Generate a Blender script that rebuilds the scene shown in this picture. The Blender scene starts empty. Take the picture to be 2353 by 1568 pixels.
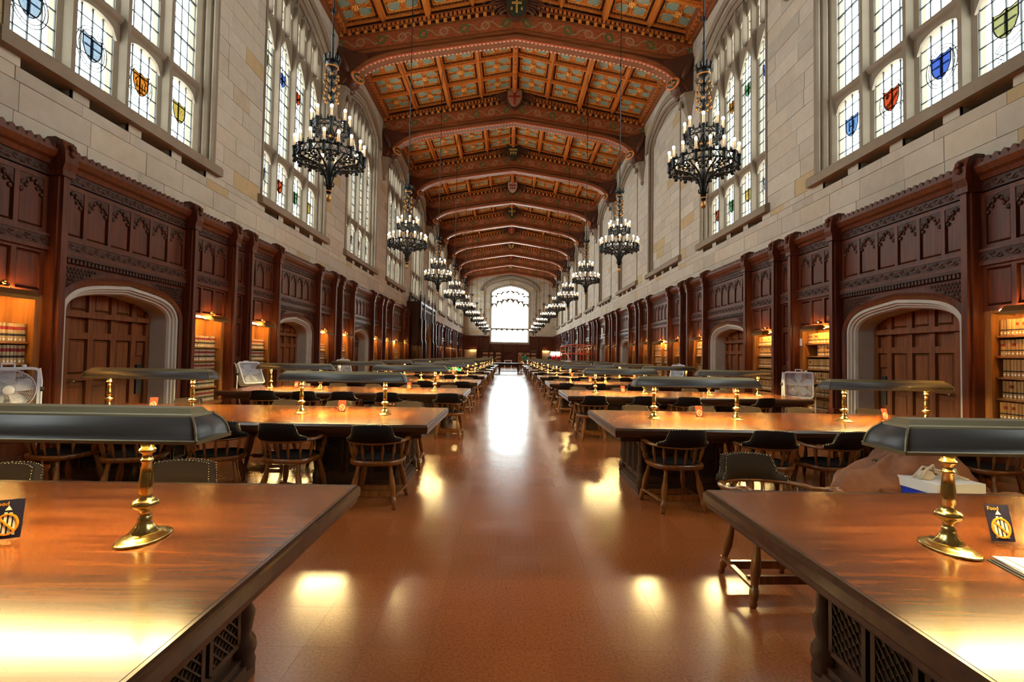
import bpy, math, random
from mathutils import Matrix, Vector
random.seed(11)
sc = bpy.context.scene
COL = sc.collection
R90 = math.pi / 2

# ------------------------------------------------------------------ camera
HCAM, CXCAM, FPX = 1.47, -0.0857, 1111.0
_p, _y, _r = math.radians(1.772), math.radians(0.374), math.radians(0.922)
FW = Vector((math.sin(_y) * math.cos(_p), math.cos(_y) * math.cos(_p), math.sin(_p)))
_R = FW.cross(Vector((0, 0, 1))).normalized(); _U = _R.cross(FW)
RT = _R * math.cos(_r) + _U * math.sin(_r); UP = _U * math.cos(_r) - _R * math.sin(_r)
cd = bpy.data.cameras.new('camera'); cam = bpy.data.objects.new('camera', cd); COL.objects.link(cam)
cd.sensor_width = 36; cd.lens = FPX / 2353 * 36; cd.clip_end = 400; cd.clip_start = 0.05
cam.matrix_world = Matrix(((RT.x, UP.x, -FW.x, CXCAM), (RT.y, UP.y, -FW.y, 0), (RT.z, UP.z, -FW.z, HCAM), (0, 0, 0, 1)))
sc.camera = cam
def proj(x, y, z):
    d = Vector((x - CXCAM, y, z - HCAM)); w = d.dot(FW)
    if w < 0.1: return None
    return 1176.5 + FPX * d.dot(RT) / w, 784 - FPX * d.dot(UP) / w

# ------------------------------------------------------------------ world (bright overcast daylight), exposure
XW, S, C0, YE, YB = 6.157, 5.973, 7.72, 64.5, -4.7       # half width, bay length, first bay centre, end wall, back wall
def CK(k): return C0 + S * k
WW, WZ0, WSP, WAP = 2.04, 5.34, 10.93, 11.72             # window half width, glass foot, springing, apex
w = bpy.data.worlds.new('sky'); sc.world = w; w.use_nodes = True
w.node_tree.nodes['Background'].inputs[0].default_value = (0.93, 0.98, 1.0, 1)
w.node_tree.nodes['Background'].inputs[1].default_value = 11.0
vs = sc.view_settings; vs.view_transform = 'Standard'; vs.look = 'None'; vs.gamma = 1; vs.use_curve_mapping = False
vs.exposure = 0.15
cy = sc.cycles
cy.max_bounces = 6; cy.diffuse_bounces = 3; cy.glossy_bounces = 3; cy.transmission_bounces = 4; cy.transparent_max_bounces = 24
cy.caustics_reflective = False; cy.caustics_refractive = False; cy.sample_clamp_indirect = 6; cy.blur_glossy = 0.5
cy.use_denoising = True; cy.use_light_tree = False
LEFTWIN = list(range(-1, 10)); RIGHTWIN = [-1, 0, 1]
def portal(loc, rot, sx, sz):
    l = bpy.data.lights.new('sky_portal', 'AREA'); l.shape = 'RECTANGLE'; l.size = sx; l.size_y = sz; l.cycles.is_portal = True
    o = bpy.data.objects.new('sky_portal', l); COL.objects.link(o); o.location = loc; o.rotation_euler = rot; o['kind'] = 'helper'
portal((-XW - 0.5, CK(4), 8.4), (0, -R90, 0), 6.6, S * 10 + 4.2)      # one long opening along the row of left windows
portal((XW + 0.5, CK(0), 8.4), (0, R90, 0), 6.6, S * 2 + 4.2)
portal((0, YE + 0.6, 7.2), (-R90, 0, 0), 5.4, 7.9)

# ------------------------------------------------------------------ materials
MT = {}
def node(nt, t, **kw):
    n = nt.nodes.new('ShaderNode' + t)
    for k, v in kw.items():
        if k == 'op': n.operation = v
        elif k == 'bt': n.blend_type = v; n.data_type = 'RGBA'
        else:
            i = n.inputs[int(k[1:])] if k[0] == 'i' and k[1:].isdigit() else n.inputs[k]
            if isinstance(v, bpy.types.NodeSocket): nt.links.new(v, i)
            else: i.default_value = v
    return n
def c4(c): return (c[0], c[1], c[2], 1)
def base(name, col=(.5, .5, .5), rough=.5, metal=0, spec=.5, coat=0, emit=None, es=0):
    m = bpy.data.materials.new(name); m.use_nodes = True; nt = m.node_tree; b = nt.nodes['Principled BSDF']
    b.inputs['Base Color'].default_value = c4(col); b.inputs['Roughness'].default_value = rough
    b.inputs['Metallic'].default_value = metal; b.inputs['Specular IOR Level'].default_value = spec
    if coat: b.inputs['Coat Weight'].default_value = coat; b.inputs['Coat Roughness'].default_value = .12
    if emit: b.inputs['Emission Color'].default_value = c4(emit); b.inputs['Emission Strength'].default_value = es
    MT[name] = m; return m, nt, b
def ramp(nt, fac, stops):
    r = nt.nodes.new('ShaderNodeValToRGB'); e = r.color_ramp.elements
    while len(e) < len(stops): e.new(.5)
    for i, (p, c) in enumerate(stops): e[i].position = p; e[i].color = c4(c)
    nt.links.new(fac, r.inputs[0]); return r.outputs[0]
def mixc(nt, fac, a, b, bt='MIX'):
    n = nt.nodes.new('ShaderNodeMix'); n.data_type = 'RGBA'; n.blend_type = bt
    for i, v in ((0, fac), (6, a), (7, b)):
        if isinstance(v, bpy.types.NodeSocket): nt.links.new(v, n.inputs[i])
        else: n.inputs[i].default_value = v if i == 0 else c4(v)
    return n.outputs[2]
def pos(nt, which='Object'): return nt.nodes.new('ShaderNodeTexCoord').outputs[which]
def wpos(nt): return nt.nodes.new('ShaderNodeNewGeometry').outputs['Position']
def noise(nt, vec, scale, det=4, sc3=None, rough=.55):
    if sc3: vec = node(nt, 'VectorMath', op='MULTIPLY', i0=vec, i1=sc3).outputs[0]
    return node(nt, 'TexNoise', Vector=vec, Scale=scale, Detail=det, Roughness=rough).outputs[0]
def bump(nt, b, h, st=.2, dist=.01):
    n = node(nt, 'Bump', Height=h, Strength=st, Distance=dist); nt.links.new(n.outputs[0], b.inputs['Normal'])
def wood(name, dark, light, rough, axis, coat=0, scale=1.0, world=True, bumpy=.06, spec=.5):
    m, nt, b = base(name, light, rough, coat=coat, spec=spec)
    v = wpos(nt) if world else pos(nt)
    st = [14, 14, 14]; st['xyz'.index(axis)] = 1.1
    st = tuple(q * scale for q in st)
    n1 = noise(nt, v, 1.6, 3.5, st, .58); n2 = noise(nt, v, .9, 2)
    c = ramp(nt, n1, [(.36, dark), (.50, tuple((a + q) / 2 for a, q in zip(dark, light))), (.64, light)])
    c = mixc(nt, .28, c, ramp(nt, n2, [(.3, tuple(x * .75 for x in light)), (.7, tuple(min(1, x * 1.15) for x in light))]), 'MIX')
    nt.links.new(c, b.inputs['Base Color']); bump(nt, b, n1, bumpy, .004); return m
wood('wood_panel', (.042, .0092, .0042), (.118, .028, .0105), .38, 'z', spec=.32)
wood('wood_carved', (.026, .0065, .0035), (.062, .017, .0075), .45, 'y', spec=.3)
wood('wood_door', (.085, .022, .007), (.20, .062, .018), .40, 'z', spec=.35)
wood('wood_shelf', (.21, .080, .020), (.34, .145, .038), .36, 'z')
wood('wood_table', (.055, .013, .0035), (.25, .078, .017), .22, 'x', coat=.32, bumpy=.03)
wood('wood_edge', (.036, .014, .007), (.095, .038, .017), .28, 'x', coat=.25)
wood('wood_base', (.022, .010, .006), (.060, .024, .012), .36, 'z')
wood('wood_chair', (.115, .036, .0085), (.27, .098, .022), .28, 'z', coat=.25, world=False, scale=1.4)
wood('wood_dark', (.014, .006, .004), (.042, .014, .008), .36, 'z')
wood('beam_wood', (.125, .034, .010), (.27, .078, .022), .38, 'x')
wood('beam_dark', (.055, .016, .008), (.115, .033, .014), .45, 'x')
wood('gilt_wood', (.40, .095, .014), (.72, .21, .032), .33, 'y')
base('gilt', (.95, .42, .085), .30, .45)
base('brass', (.80, .62, .22), .22, 1.0)
base('brass_dull', (.42, .31, .14), .36, 1.0)
base('bronze_trim', (.30, .25, .14), .40, .5)
base('shade_metal', (.105, .098, .095), .42, .25)
base('iron', (.028, .030, .031), .42, .7)
base('iron_gilt', (.58, .27, .07), .4, .6)
base('wax', (.80, .62, .40), .5, emit=(1, .62, .30), es=.35)
base('bulb', (1, .95, .85), .3, emit=(1, .84, .62), es=48)
base('shelf_bulb', (1, .9, .6), .3, emit=(1, .66, .25), es=40)
base('tube_glow', (1, .95, .85), .3, emit=(1, .70, .26), es=330); base('tube_dim', (1, .95, .85), .3, emit=(1, .70, .28), es=82); base('shelf_glow', (1, .9, .6), .3, emit=(1, .54, .13), es=420); base('end_glow', (1, .9, .6), .3, emit=(1, .6, .2), es=320)
base('white_plastic', (.72, .74, .80), .38)
base('white_metal', (.80, .81, .84), .35)
base('paper', (.86, .85, .82), .6)
base('black', (.012, .011, .011), .5)
base('leather', (.014, .010, .009), .8, spec=.2)
base('tan_leather', (.045, .030, .021), .8, spec=.2)
base('nail', (.75, .62, .36), .25, 1.0)
base('shade_white', (.9, .86, .76), .7, emit=(1, .90, .72), es=2.2)
base('red_glaze', (.55, .015, .03), .2)
base('orange_paint', (.72, .11, .025), .4)
base('blue_plastic', (.015, .055, .60), .35)
base('denim', (.02, .045, .16), .8); base('shirt_blue', (.16, .23, .36), .8); base('skin', (.52, .27, .18), .55)
base('hair', (.035, .020, .012), .6); base('shirt_green', (.02, .36, .20), .8); base('jacket_tan', (.36, .16, .07), .8)
base('suit_dark', (.012, .013, .02), .7); base('shoe', (.02, .015, .012), .5); base('hair_light', (.30, .16, .07), .6)
base('brick_red', (.55, .10, .03), .6)
base('lead', (.035, .040, .042), .5, .5)
base('teal', (.15, .235, .185), .5)
base('slot_dark', (.05, .046, .040), .9)
# leather with slight grain
m, nt, b = base('jacket', (.27, .105, .050), .75); n = noise(nt, pos(nt), 6, 5)
nt.links.new(ramp(nt, n, [(.3, (.17, .062, .03)), (.7, (.33, .135, .065))]), b.inputs['Base Color']); bump(nt, b, n, .6, .02)
# limestone: per-block value in UV.x
def stone(name, uvvar, tint=(1, 1, 1)):
    m, nt, b = base(name, (.6, .5, .38), .72, spec=.3)
    v = wpos(nt); n1 = noise(nt, v, 5, 6); n2 = noise(nt, v, .7, 3); n3 = noise(nt, v, 60, 2)
    pal = [(0, (.60, .50, .385)), (.16, (.66, .57, .455)), (.34, (.53, .455, .36)), (.5, (.70, .60, .475)), (.64, (.585, .50, .40)), (.78, (.68, .56, .425)), (.945, (.56, .465, .36)), (.96, (.56, .40, .205)), (1, (.60, .435, .235))]
    pal = [(p, tuple(x * t for x, t in zip(c, tint))) for p, c in pal]
    if uvvar:
        u = node(nt, 'SeparateXYZ', i0=pos(nt, 'UV')).outputs[0]; c = ramp(nt, u, pal)
    else: c = ramp(nt, n2, [(.3, pal[0][1]), (.7, pal[3][1])])
    c = mixc(nt, .55, c, ramp(nt, n1, [(.25, (.72, .70, .66)), (.75, (1, 1, 1))]), 'MULTIPLY')
    nt.links.new(c, b.inputs['Base Color']); bump(nt, b, n3, .10, .004)
stone('ashlar', True, (.85, .845, .845)); stone('stone', False, (.40, .365, .325)); stone('stone_grey', False, (.80, .85, .92))
base('mortar', (.36, .305, .235), .9, spec=.2)
# cork floor tile
m, nt, b = base('cork', (.3, .12, .05), .3, spec=.55)
v = wpos(nt); br = node(nt, 'TexBrick', Vector=node(nt, 'VectorMath', op='ADD', i0=v, i1=(.155 + 31, .19 + 38, 0)).outputs[0], Color1=c4((.335, .094, .024)), Color2=c4((.372, .109, .029)), Mortar=c4((.32, .09, .024)), Scale=1)
br.offset = 0; br.squash = 1; br.inputs['Brick Width'].default_value = .31; br.inputs['Row Height'].default_value = .38; br.inputs['Mortar Size'].default_value = 0
g = noise(nt, v, 70, 2, None, .6); g2 = noise(nt, v, 2.2, 4); g3 = noise(nt, v, 9, 4)
c = mixc(nt, .75, br.outputs[0], ramp(nt, g, [(.30, (.62, .60, .56)), (.52, (1, 1, 1)), (.75, (1.35, 1.3, 1.15))]), 'MULTIPLY')
nt.links.new(c, b.inputs['Base Color'])
nt.links.new(ramp(nt, g2, [(.3, (.19, .19, .19)), (.7, (.27, .27, .27))]), b.inputs['Roughness']); b.inputs['Coat Weight'].default_value = .25; b.inputs['Coat Roughness'].default_value = .16
# window glass
def glass(name, col, gloss=.04):
    m = bpy.data.materials.new(name); m.use_nodes = True; nt = m.node_tree; nt.nodes.clear()
    t = node(nt, 'BsdfTransparent', Color=c4(col)); g = node(nt, 'BsdfGlossy', Color=(1, 1, 1, 1), Roughness=.15)
    mx = node(nt, 'MixShader', Fac=gloss, i1=t.outputs[0], i2=g.outputs[0]); o = nt.nodes.new('ShaderNodeOutputMaterial'); nt.links.new(mx.outputs[0], o.inputs[0]); MT[name] = m
glass('pane', (.95, .985, .965)); glass('acrylic', (.97, .97, .97), .012)
for nme, col in (('red', (.85, .10, .03)), ('blue', (.10, .20, .80)), ('gold', (.80, .55, .12)), ('orange', (.95, .30, .03)), ('green', (.15, .45, .2)), ('clear', (.55, .68, .85)), ('olive', (.62, .58, .24)), ('sky', (.22, .42, .85))):
    glass('glass_' + nme, tuple(math.sqrt(q / 11) for q in col), .02)
# painted scroll frieze on the trusses
m, nt, b = base('frieze', (.4, .1, .03), .45)
v = node(nt, 'SeparateXYZ', i0=pos(nt)); X, Z = v.outputs[0], v.outputs[2]
def mth(op, a, q=0.0): return node(nt, 'Math', op=op, i0=a, i1=q).outputs[0]
ax = mth('ABSOLUTE', X); zz = mth('ADD', Z, mth('MULTIPLY', ax, .16))               # height along the sloping band
zc = mth('SUBTRACT', zz, 13.12); fx = mth('SUBTRACT', mth('FRACT', mth('DIVIDE', ax, .72)), .5); dx = mth('MULTIPLY', fx, .72)
rr = mth('SQRT', mth('ADD', mth('MULTIPLY', dx, dx), mth('MULTIPLY', zc, zc)))
odd = mth('GREATER_THAN', mth('FRACT', mth('DIVIDE', ax, 1.44)), .5)
ring = mth('LESS_THAN', mth('ABSOLUTE', mth('SUBTRACT', rr, .125)), .035)
vine = mth('LESS_THAN', mth('ABSOLUTE', mth('SUBTRACT', zc, mth('MULTIPLY', mth('SINE', mth('MULTIPLY', ax, 8.727)), .12))), .026)
nn = noise(nt, pos(nt), 9, 4)
bg = ramp(nt, nn, [(.35, (.23, .052, .017)), (.6, (.36, .088, .024))])
c = mixc(nt, vine, bg, (.30, .21, .11)); c = mixc(nt, ring, c, mixc(nt, odd, (.075, .13, .035), (.42, .19, .09)))
nt.links.new(c, b.inputs['Base Color'])
# red/cream scallops
base('scallop_red', (.62, .13, .06), .9, spec=.1); base('scallop_cream', (.75, .36, .22), .9, spec=.1)
# teal coffer ground with brownish marbling
m, nt, b = base('teal_ground', (.15, .23, .18), .5); n = noise(nt, pos(nt), 7, 5, None, .7)
nt.links.new(ramp(nt, n, [(.42, (.22, .32, .25)), (.52, (.27, .33, .24)), (.62, (.42, .30, .17))]), b.inputs['Base Color'])
# books: UV.x = index + across the spine, UV.y = height along the spine
def white(nt, w_):
    n = nt.nodes.new('ShaderNodeTexWhiteNoise'); n.noise_dimensions = '1D'; nt.links.new(w_, n.inputs['W']); return n.outputs[0]
def bookmat(name, c1, c2, bands, dot):
    m, nt, b = base(name, c1, .55)
    s = node(nt, 'SeparateXYZ', i0=pos(nt, 'UV')); U_, V_ = s.outputs[0], s.outputs[1]
    def mt(op, a, q=0.0): return node(nt, 'Math', op=op, i0=a, i1=q).outputs[0]
    idx = mt('ADD', mt('FLOOR', U_), mt('MULTIPLY', nt.nodes.new('ShaderNodeObjectInfo').outputs['Random'], 97.3))
    rv = white(nt, idx)
    rv2 = white(nt, mt('ADD', idx, 3.7))
    c = mixc(nt, rv, c1, c2)
    def band(z0, z1): return mt('MULTIPLY', mt('GREATER_THAN', V_, z0), mt('LESS_THAN', V_, z1))
    for z0, z1, col, pr in bands:
        f = band(z0, z1)
        if pr < 1: f = mt('MULTIPLY', f, mt('LESS_THAN', rv2, pr))
        c = mixc(nt, f, c, col)
    fu = mt('FRACT', U_); d = mt('MULTIPLY', mt('MULTIPLY', mt('GREATER_THAN', fu, .25), mt('LESS_THAN', fu, .75)), band(*dot))
    c = mixc(nt, d, c, (.82, .80, .72)); nt.links.new(c, b.inputs['Base Color'])
bookmat('book_tan_red', (.36, .27, .15), (.46, .36, .21), [(.64, .82, (.25, .018, .018), 1), (.30, .43, (.02, .018, .018), 1), (.585, .60, (.55, .42, .22), 1)], (.07, .16))
bookmat('book_gold', (.34, .165, .045), (.47, .26, .08), [(.30, .38, (.02, .018, .015), 1), (.60, .78, (.20, .014, .008), .22)], (.10, .20))
# ------------------------------------------------------------------ mesh helpers
class MB:
    def __init__(s): s.v = []; s.f = []; s.m = []; s.u = []; s.s = []
    def add(s, vs, fs, m=0, uv=None, smooth=False):
        o = len(s.v); s.v += [tuple(q) for q in vs]
        for i, f in enumerate(fs):
            s.f.append([o + j for j in f]); s.m.append(m); s.s.append(smooth); s.u.append(uv[i] if uv else None)
        return s
    def box(s, x0, x1, y0, y1, z0, z1, m=0, uv=None):
        v = [(x, y, z) for z in (z0, z1) for y in (y0, y1) for x in (x0, x1)]
        f = [(0, 2, 3, 1), (4, 5, 7, 6), (0, 1, 5, 4), (2, 6, 7, 3), (0, 4, 6, 2), (1, 3, 7, 5)]
        return s.add(v, f, m, [[uv] * 4] * 6 if uv else None)
    def hexa(s, v, m=0, uv=None):
        f = [(0, 2, 3, 1), (4, 5, 7, 6), (0, 1, 5, 4), (2, 6, 7, 3), (0, 4, 6, 2), (1, 3, 7, 5)]
        return s.add(v, f, m, [[uv] * 4] * 6 if uv else None)
    def prism(s, poly, ax, a0, a1, m=0, smooth=False):
        n = len(poly)
        def P(q, a): return (a, q[0], q[1]) if ax == 'x' else (q[0], a, q[1]) if ax == 'y' else (q[0], q[1], a)
        v = [P(q, a0) for q in poly] + [P(q, a1) for q in poly]
        s.add(v, [tuple(range(n))[::-1], tuple(range(n, 2 * n))], m)
        o = len(s.v) - 2 * n
        for i in range(n):
            j = (i + 1) % n; s.f.append([o + i, o + j, o + n + j, o + n + i]); s.m.append(m); s.s.append(smooth); s.u.append(None)
        return s
    def lathe(s, prof, n=12, c=(0, 0, 0), sx=1, sy=1, m=0, smooth=True, M=None):
        v = []; f = []; k = len(prof)
        for i in range(n):
            a = 2 * math.pi * i / n; ca, sa = math.cos(a), math.sin(a)
            for r, z in prof: v.append((c[0] + r * ca * sx, c[1] + r * sa * sy, c[2] + z))
        for i in range(n):
            j = (i + 1) % n
            for q in range(k - 1): f.append((i * k + q, j * k + q, j * k + q + 1, i * k + q + 1))
        f.append(tuple(i * k for i in range(n))[::-1]); f.append(tuple(i * k + k - 1 for i in range(n)))
        if M: v = [tuple(M @ Vector(q)) for q in v]
        return s.add(v, f, m, None, smooth)
    def tube(s, pts, r, n=6, m=0, closed=False, smooth=True, flat=1.0):
        P = [Vector(p) for p in pts]; L = len(P); rs = r if isinstance(r, (list, tuple)) else [r] * L
        v = []; f = []; up = None
        for i in range(L):
            a = P[(i - 1) % L] if (closed or i) else P[i]; b = P[(i + 1) % L] if (closed or i < L - 1) else P[i]
            t = (b - a).normalized()
            if up is None: up = Vector((0, 0, 1)) if abs(t.z) < .9 else Vector((1, 0, 0))
            e = t.cross(up)
            if e.length < 1e-4: e = t.cross(Vector((0, 1, 0)))
            e.normalize(); g = e.cross(t); up = g
            for q in range(n):
                an = 2 * math.pi * q / n + math.pi / n; v.append(P[i] + rs[i] * (e * math.cos(an) + g * math.sin(an) * flat))
        for i in range(L if closed else L - 1):
            j = (i + 1) % L
            for q in range(n): f.append((i * n + q, i * n + (q + 1) % n, j * n + (q + 1) % n, j * n + q))
        if not closed: f.append(tuple(range(n))[::-1]); f.append(tuple((L - 1) * n + q for q in range(n)))
        return s.add(v, f, m, None, smooth and n > 4)
    def ball(s, c, r, n=8, m=0, sx=1, sy=1, sz=1):
        k = max(3, n // 2); pr = [(r * math.sin(math.pi * i / k), -r * sz * math.cos(math.pi * i / k)) for i in range(k + 1)]
        pr[0] = (1e-4, pr[0][1]); pr[-1] = (1e-4, pr[-1][1]); return s.lathe(pr, n, c, sx, sy, m)
    def sweep(s, path, prof, m=0, closed=False, smooth=False, plane='xz', pclosed=True):
        # path of 2-D points; prof of (offset along the in-plane normal, depth along the third axis)
        L = len(path); k = len(prof); v = []; f = []
        for i in range(L):
            a = path[(i - 1) % L] if (closed or i) else path[i]; b = path[(i + 1) % L] if (closed or i < L - 1) else path[i]
            tx, tz = b[0] - a[0], b[1] - a[1]; l = math.hypot(tx, tz) or 1; nx, nz = -tz / l, tx / l
            if closed or 0 < i < L - 1:
                p0, p1, p2 = path[(i - 1) % L], path[i], path[(i + 1) % L]
                l1 = math.hypot(p1[0] - p0[0], p1[1] - p0[1]) or 1; l2 = math.hypot(p2[0] - p1[0], p2[1] - p1[1]) or 1
                cs = ((p1[0] - p0[0]) * (p2[0] - p1[0]) + (p1[1] - p0[1]) * (p2[1] - p1[1])) / l1 / l2
                sc_ = 1 / max(.35, math.sqrt(max(0, (1 + cs) / 2))); nx *= sc_; nz *= sc_
            for o, d in prof:
                x, z = path[i][0] + nx * o, path[i][1] + nz * o
                v.append((x, d, z) if plane == 'xz' else (x, z, d))
        for i in range(L if closed else L - 1):
            j = (i + 1) % L
            for q in range(k if pclosed else k - 1): f.append((i * k + q, i * k + (q + 1) % k, j * k + (q + 1) % k, j * k + q))
        if not closed and pclosed: f.append(tuple(range(k))); f.append(tuple((L - 1) * k + q for q in range(k))[::-1])
        return s.add(v, f, m, None, smooth)
    def mesh(s, name, *mats):
        me = bpy.data.meshes.new(name); me.from_pydata(s.v, [], s.f)
        for q in mats: me.materials.append(MT[q])
        if len(mats) > 1: me.polygons.foreach_set('material_index', [int(q) for q in s.m])
        me.polygons.foreach_set('use_smooth', [bool(q) for q in s.s])
        if any(s.u):
            uv = me.uv_layers.new(name='UVMap'); flat = []
            for f, u in zip(s.f, s.u):
                for i in range(len(f)): flat += list(u[i]) if u else [0, 0]
            uv.data.foreach_set('uv', flat)
        me.update(); return me
def ob(name, mesh, parent=None, loc=(0, 0, 0), rz=0.0, scale=None, rot=None, kind=None, label=None, cat=None, group=None):
    o = bpy.data.objects.new(name, mesh); COL.objects.link(o)
    if parent is not None: o.parent = parent
    o.location = loc; o.rotation_euler = rot if rot else (0, 0, rz)
    if scale: o.scale = scale
    if kind: o['kind'] = kind
    if label: o['label'] = label
    if cat: o['category'] = cat
    if group: o['group'] = group
    return o
def grp(name, loc=(0, 0, 0), rz=0.0, **k): return ob(name, None, None, loc, rz, **k)
ORD = ['nearest', 'second', 'third', 'fourth', 'fifth', 'sixth', 'seventh', 'eighth', 'ninth', 'tenth', 'eleventh', 'twelfth', 'thirteenth', 'fourteenth', 'fifteenth']
NUM = ['first'] + ORD[1:]
def side_rz(sd): return -R90 if sd < 0 else R90
def side_nm(sd): return 'left' if sd < 0 else 'right'
def arch_z(t, sp, ap):                 # flat four-centred arch, t = |s|/half width
    t = min(1, abs(t)); return sp + (ap - sp) * (.8 * math.sqrt(max(0, 1 - t * t)) + .2 * (1 - t))
def arch_half(z, hw, sp, ap):
    if z <= sp: return hw
    if z >= ap: return 0
    a, b = 0.0, 1.0
    for _ in range(30):
        q = (a + b) / 2
        if arch_z(q, sp, ap) > z: a = q
        else: b = q
    return hw * a
def arch_path(hw, z0, sp, ap, n=11):
    th = [math.pi * i / (2 * n) for i in range(n + 1)]
    right = [(hw * math.cos(a), arch_z(math.cos(a), sp, ap)) for a in th]      # springing -> crown
    pts = [(-hw, z0)] + [(-x, z) for x, z in right] + [(x, z) for x, z in right[::-1][1:]] + [(hw, z0)]
    return pts
def ico(s=1): pass

# ------------------------------------------------------------------ side walls: mortar core, ashlar blocks
def courses(): 
    zs = [4.0, 4.372, 4.744, 4.92, 5.06]
    while zs[-1] < 12.95: zs.append(min(zs[-1] + .372, 12.95))
    for i in range(len(zs) - 1): yield i, zs[i], zs[i + 1]
def opening(sd, k, z):                 # half width of the hole in the masonry of bay k at height z
    if 5.0 <= z: return arch_half(z, WW, WSP, WAP)
    return 0
CORE_D = .52
def wall(sd, name):
    core = MB(); blocks = []
    def W(s_, d, z): return (sd * (XW - d), s_, z)
    def slab(y0, y1, d0, d1, z0, z1): core.hexa([W(y0, d0, z0), W(y1, d0, z0), W(y0, d1, z0), W(y1, d1, z0), W(y0, d0, z1), W(y1, d0, z1), W(y0, d1, z1), W(y1, d1, z1)])
    ks = [k for k in range(-1, 10)]
    slab(YB, YE, -1.05, -.85, 0, 2.62); slab(YB, YE, -1.05, -.01, 2.60, 3.99)
    for i, z0, z1 in courses():
        zs = z0
        cuts = []
        for k in ks:
            blank = sd > 0 and k not in RIGHTWIN
            a0, a1 = opening(sd, k, z0), opening(sd, k, z1)
            if z0 < 5.0 < z1:                              # vent slots under the sill
                for q in ((1.47, .49, -.49, -1.47)[::-1]): cuts.append((CK(k) + q, .36, .36, 'slot'))
                continue
            if max(a0, a1) > 0: cuts.append((CK(k), a0, a1, blank))
        # solid runs between the holes
        edge0 = YB; e0 = (YB, YB)
        runs = []
        for c, a0, a1, bl in cuts: runs.append((e0, (c - a0, c - a1))); e0 = (c + a0, c + a1)
        runs.append((e0, (YE, YE)))
        for (l0, l1), (r0, r1) in runs:
            core.hexa([W(l0, -CORE_D, z0), W(r0, -CORE_D, z0), W(l0, -.012, z0), W(r0, -.012, z0), W(l1, -CORE_D, z1), W(r1, -CORE_D, z1), W(l1, -.012, z1), W(r1, -.012, z1)])
            ys = [max(l0, l1)]; end = min(r0, r1); y = ys[0] + random.uniform(.25, .9)
            while y < end - .3: ys.append(y); y += random.uniform(.55, 1.15)
            ys.append(end); g = .004
            for j in range(len(ys) - 1):
                A0 = l0 if j == 0 else ys[j] + g; A1 = l1 if j == 0 else ys[j] + g
                B0 = r0 if j == len(ys) - 2 else ys[j + 1] - g; B1 = r1 if j == len(ys) - 2 else ys[j + 1] - g
                if B0 - A0 < .02 and B1 - A1 < .02: continue
                blocks.append((A0, A1, B0, B1, z0 + g, z1 - g, -.05, random.uniform(-.003, .004)))
        for c, a0, a1, bl in cuts:                     # blind bays: recessed stone filling
            if bl == 'slot': slab(c - a0, c + a0, -CORE_D, -.26, z0, z1)
            elif bl:
                slab(c - max(a0, a1), c + max(a0, a1), -CORE_D, -.20, z0, z1)
                y = c - min(a0, a1) ; y0 = y; stop = c + min(a0, a1); y += random.uniform(.3, .9)
                while True:
                    y1 = min(y, stop)
                    if y1 - y0 > .05: blocks.append((y0 + .004, y0 + .004, y1 - .004, y1 - .004, z0 + .004, z1 - .004, -.22, -.185))
                    if y >= stop: break
                    y0 = y; y += random.uniform(.55, 1.1)
                    if y > stop - .25: y = stop
    w_ = ob(name, core.mesh(name, 'mortar'), kind='structure', label='pale limestone wall above the dark panelling on the %s' % side_nm(sd))
    def score(bk):
        p = [proj(*W(*q)) for q in ((bk[0], 0, bk[4]), (bk[2], 0, bk[4]), (bk[3], 0, bk[5]), (bk[1], 0, bk[5]))]
        if any(q is None for q in p): return 0
        cx, cyy = sum(q[0] for q in p) / 4, sum(q[1] for q in p) / 4
        if not (-40 < cx < 2390 and -40 < cyy < 1560) or bk[4] < 3.99: return 0
        return abs(sum(p[i][0] * p[(i + 1) % 4][1] - p[(i + 1) % 4][0] * p[i][1] for i in range(4))) / 2
    blocks.sort(key=score, reverse=True)
    rest = MB()
    for i, (A0, A1, B0, B1, z0, z1, d0, d1) in enumerate(blocks):
        mb = MB() if i < 300 else rest; r = random.random()
        mb.hexa([W(A0, d0, z0), W(B0, d0, z0), W(A0, d1, z0), W(B0, d1, z0), W(A1, d0, z1), W(B1, d0, z1), W(A1, d1, z1), W(B1, d1, z1)], 0, (r, .5))
        if i < 300: ob('stone_block', mb.mesh('stone_block', 'ashlar'), w_)
    ob('distant_ashlar', rest.mesh('distant_ashlar', 'ashlar'), w_, kind='stuff')
    return w_
WALL = {sd: wall(sd, 'wall_' + side_nm(sd)) for sd in (-1, 1)}

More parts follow.
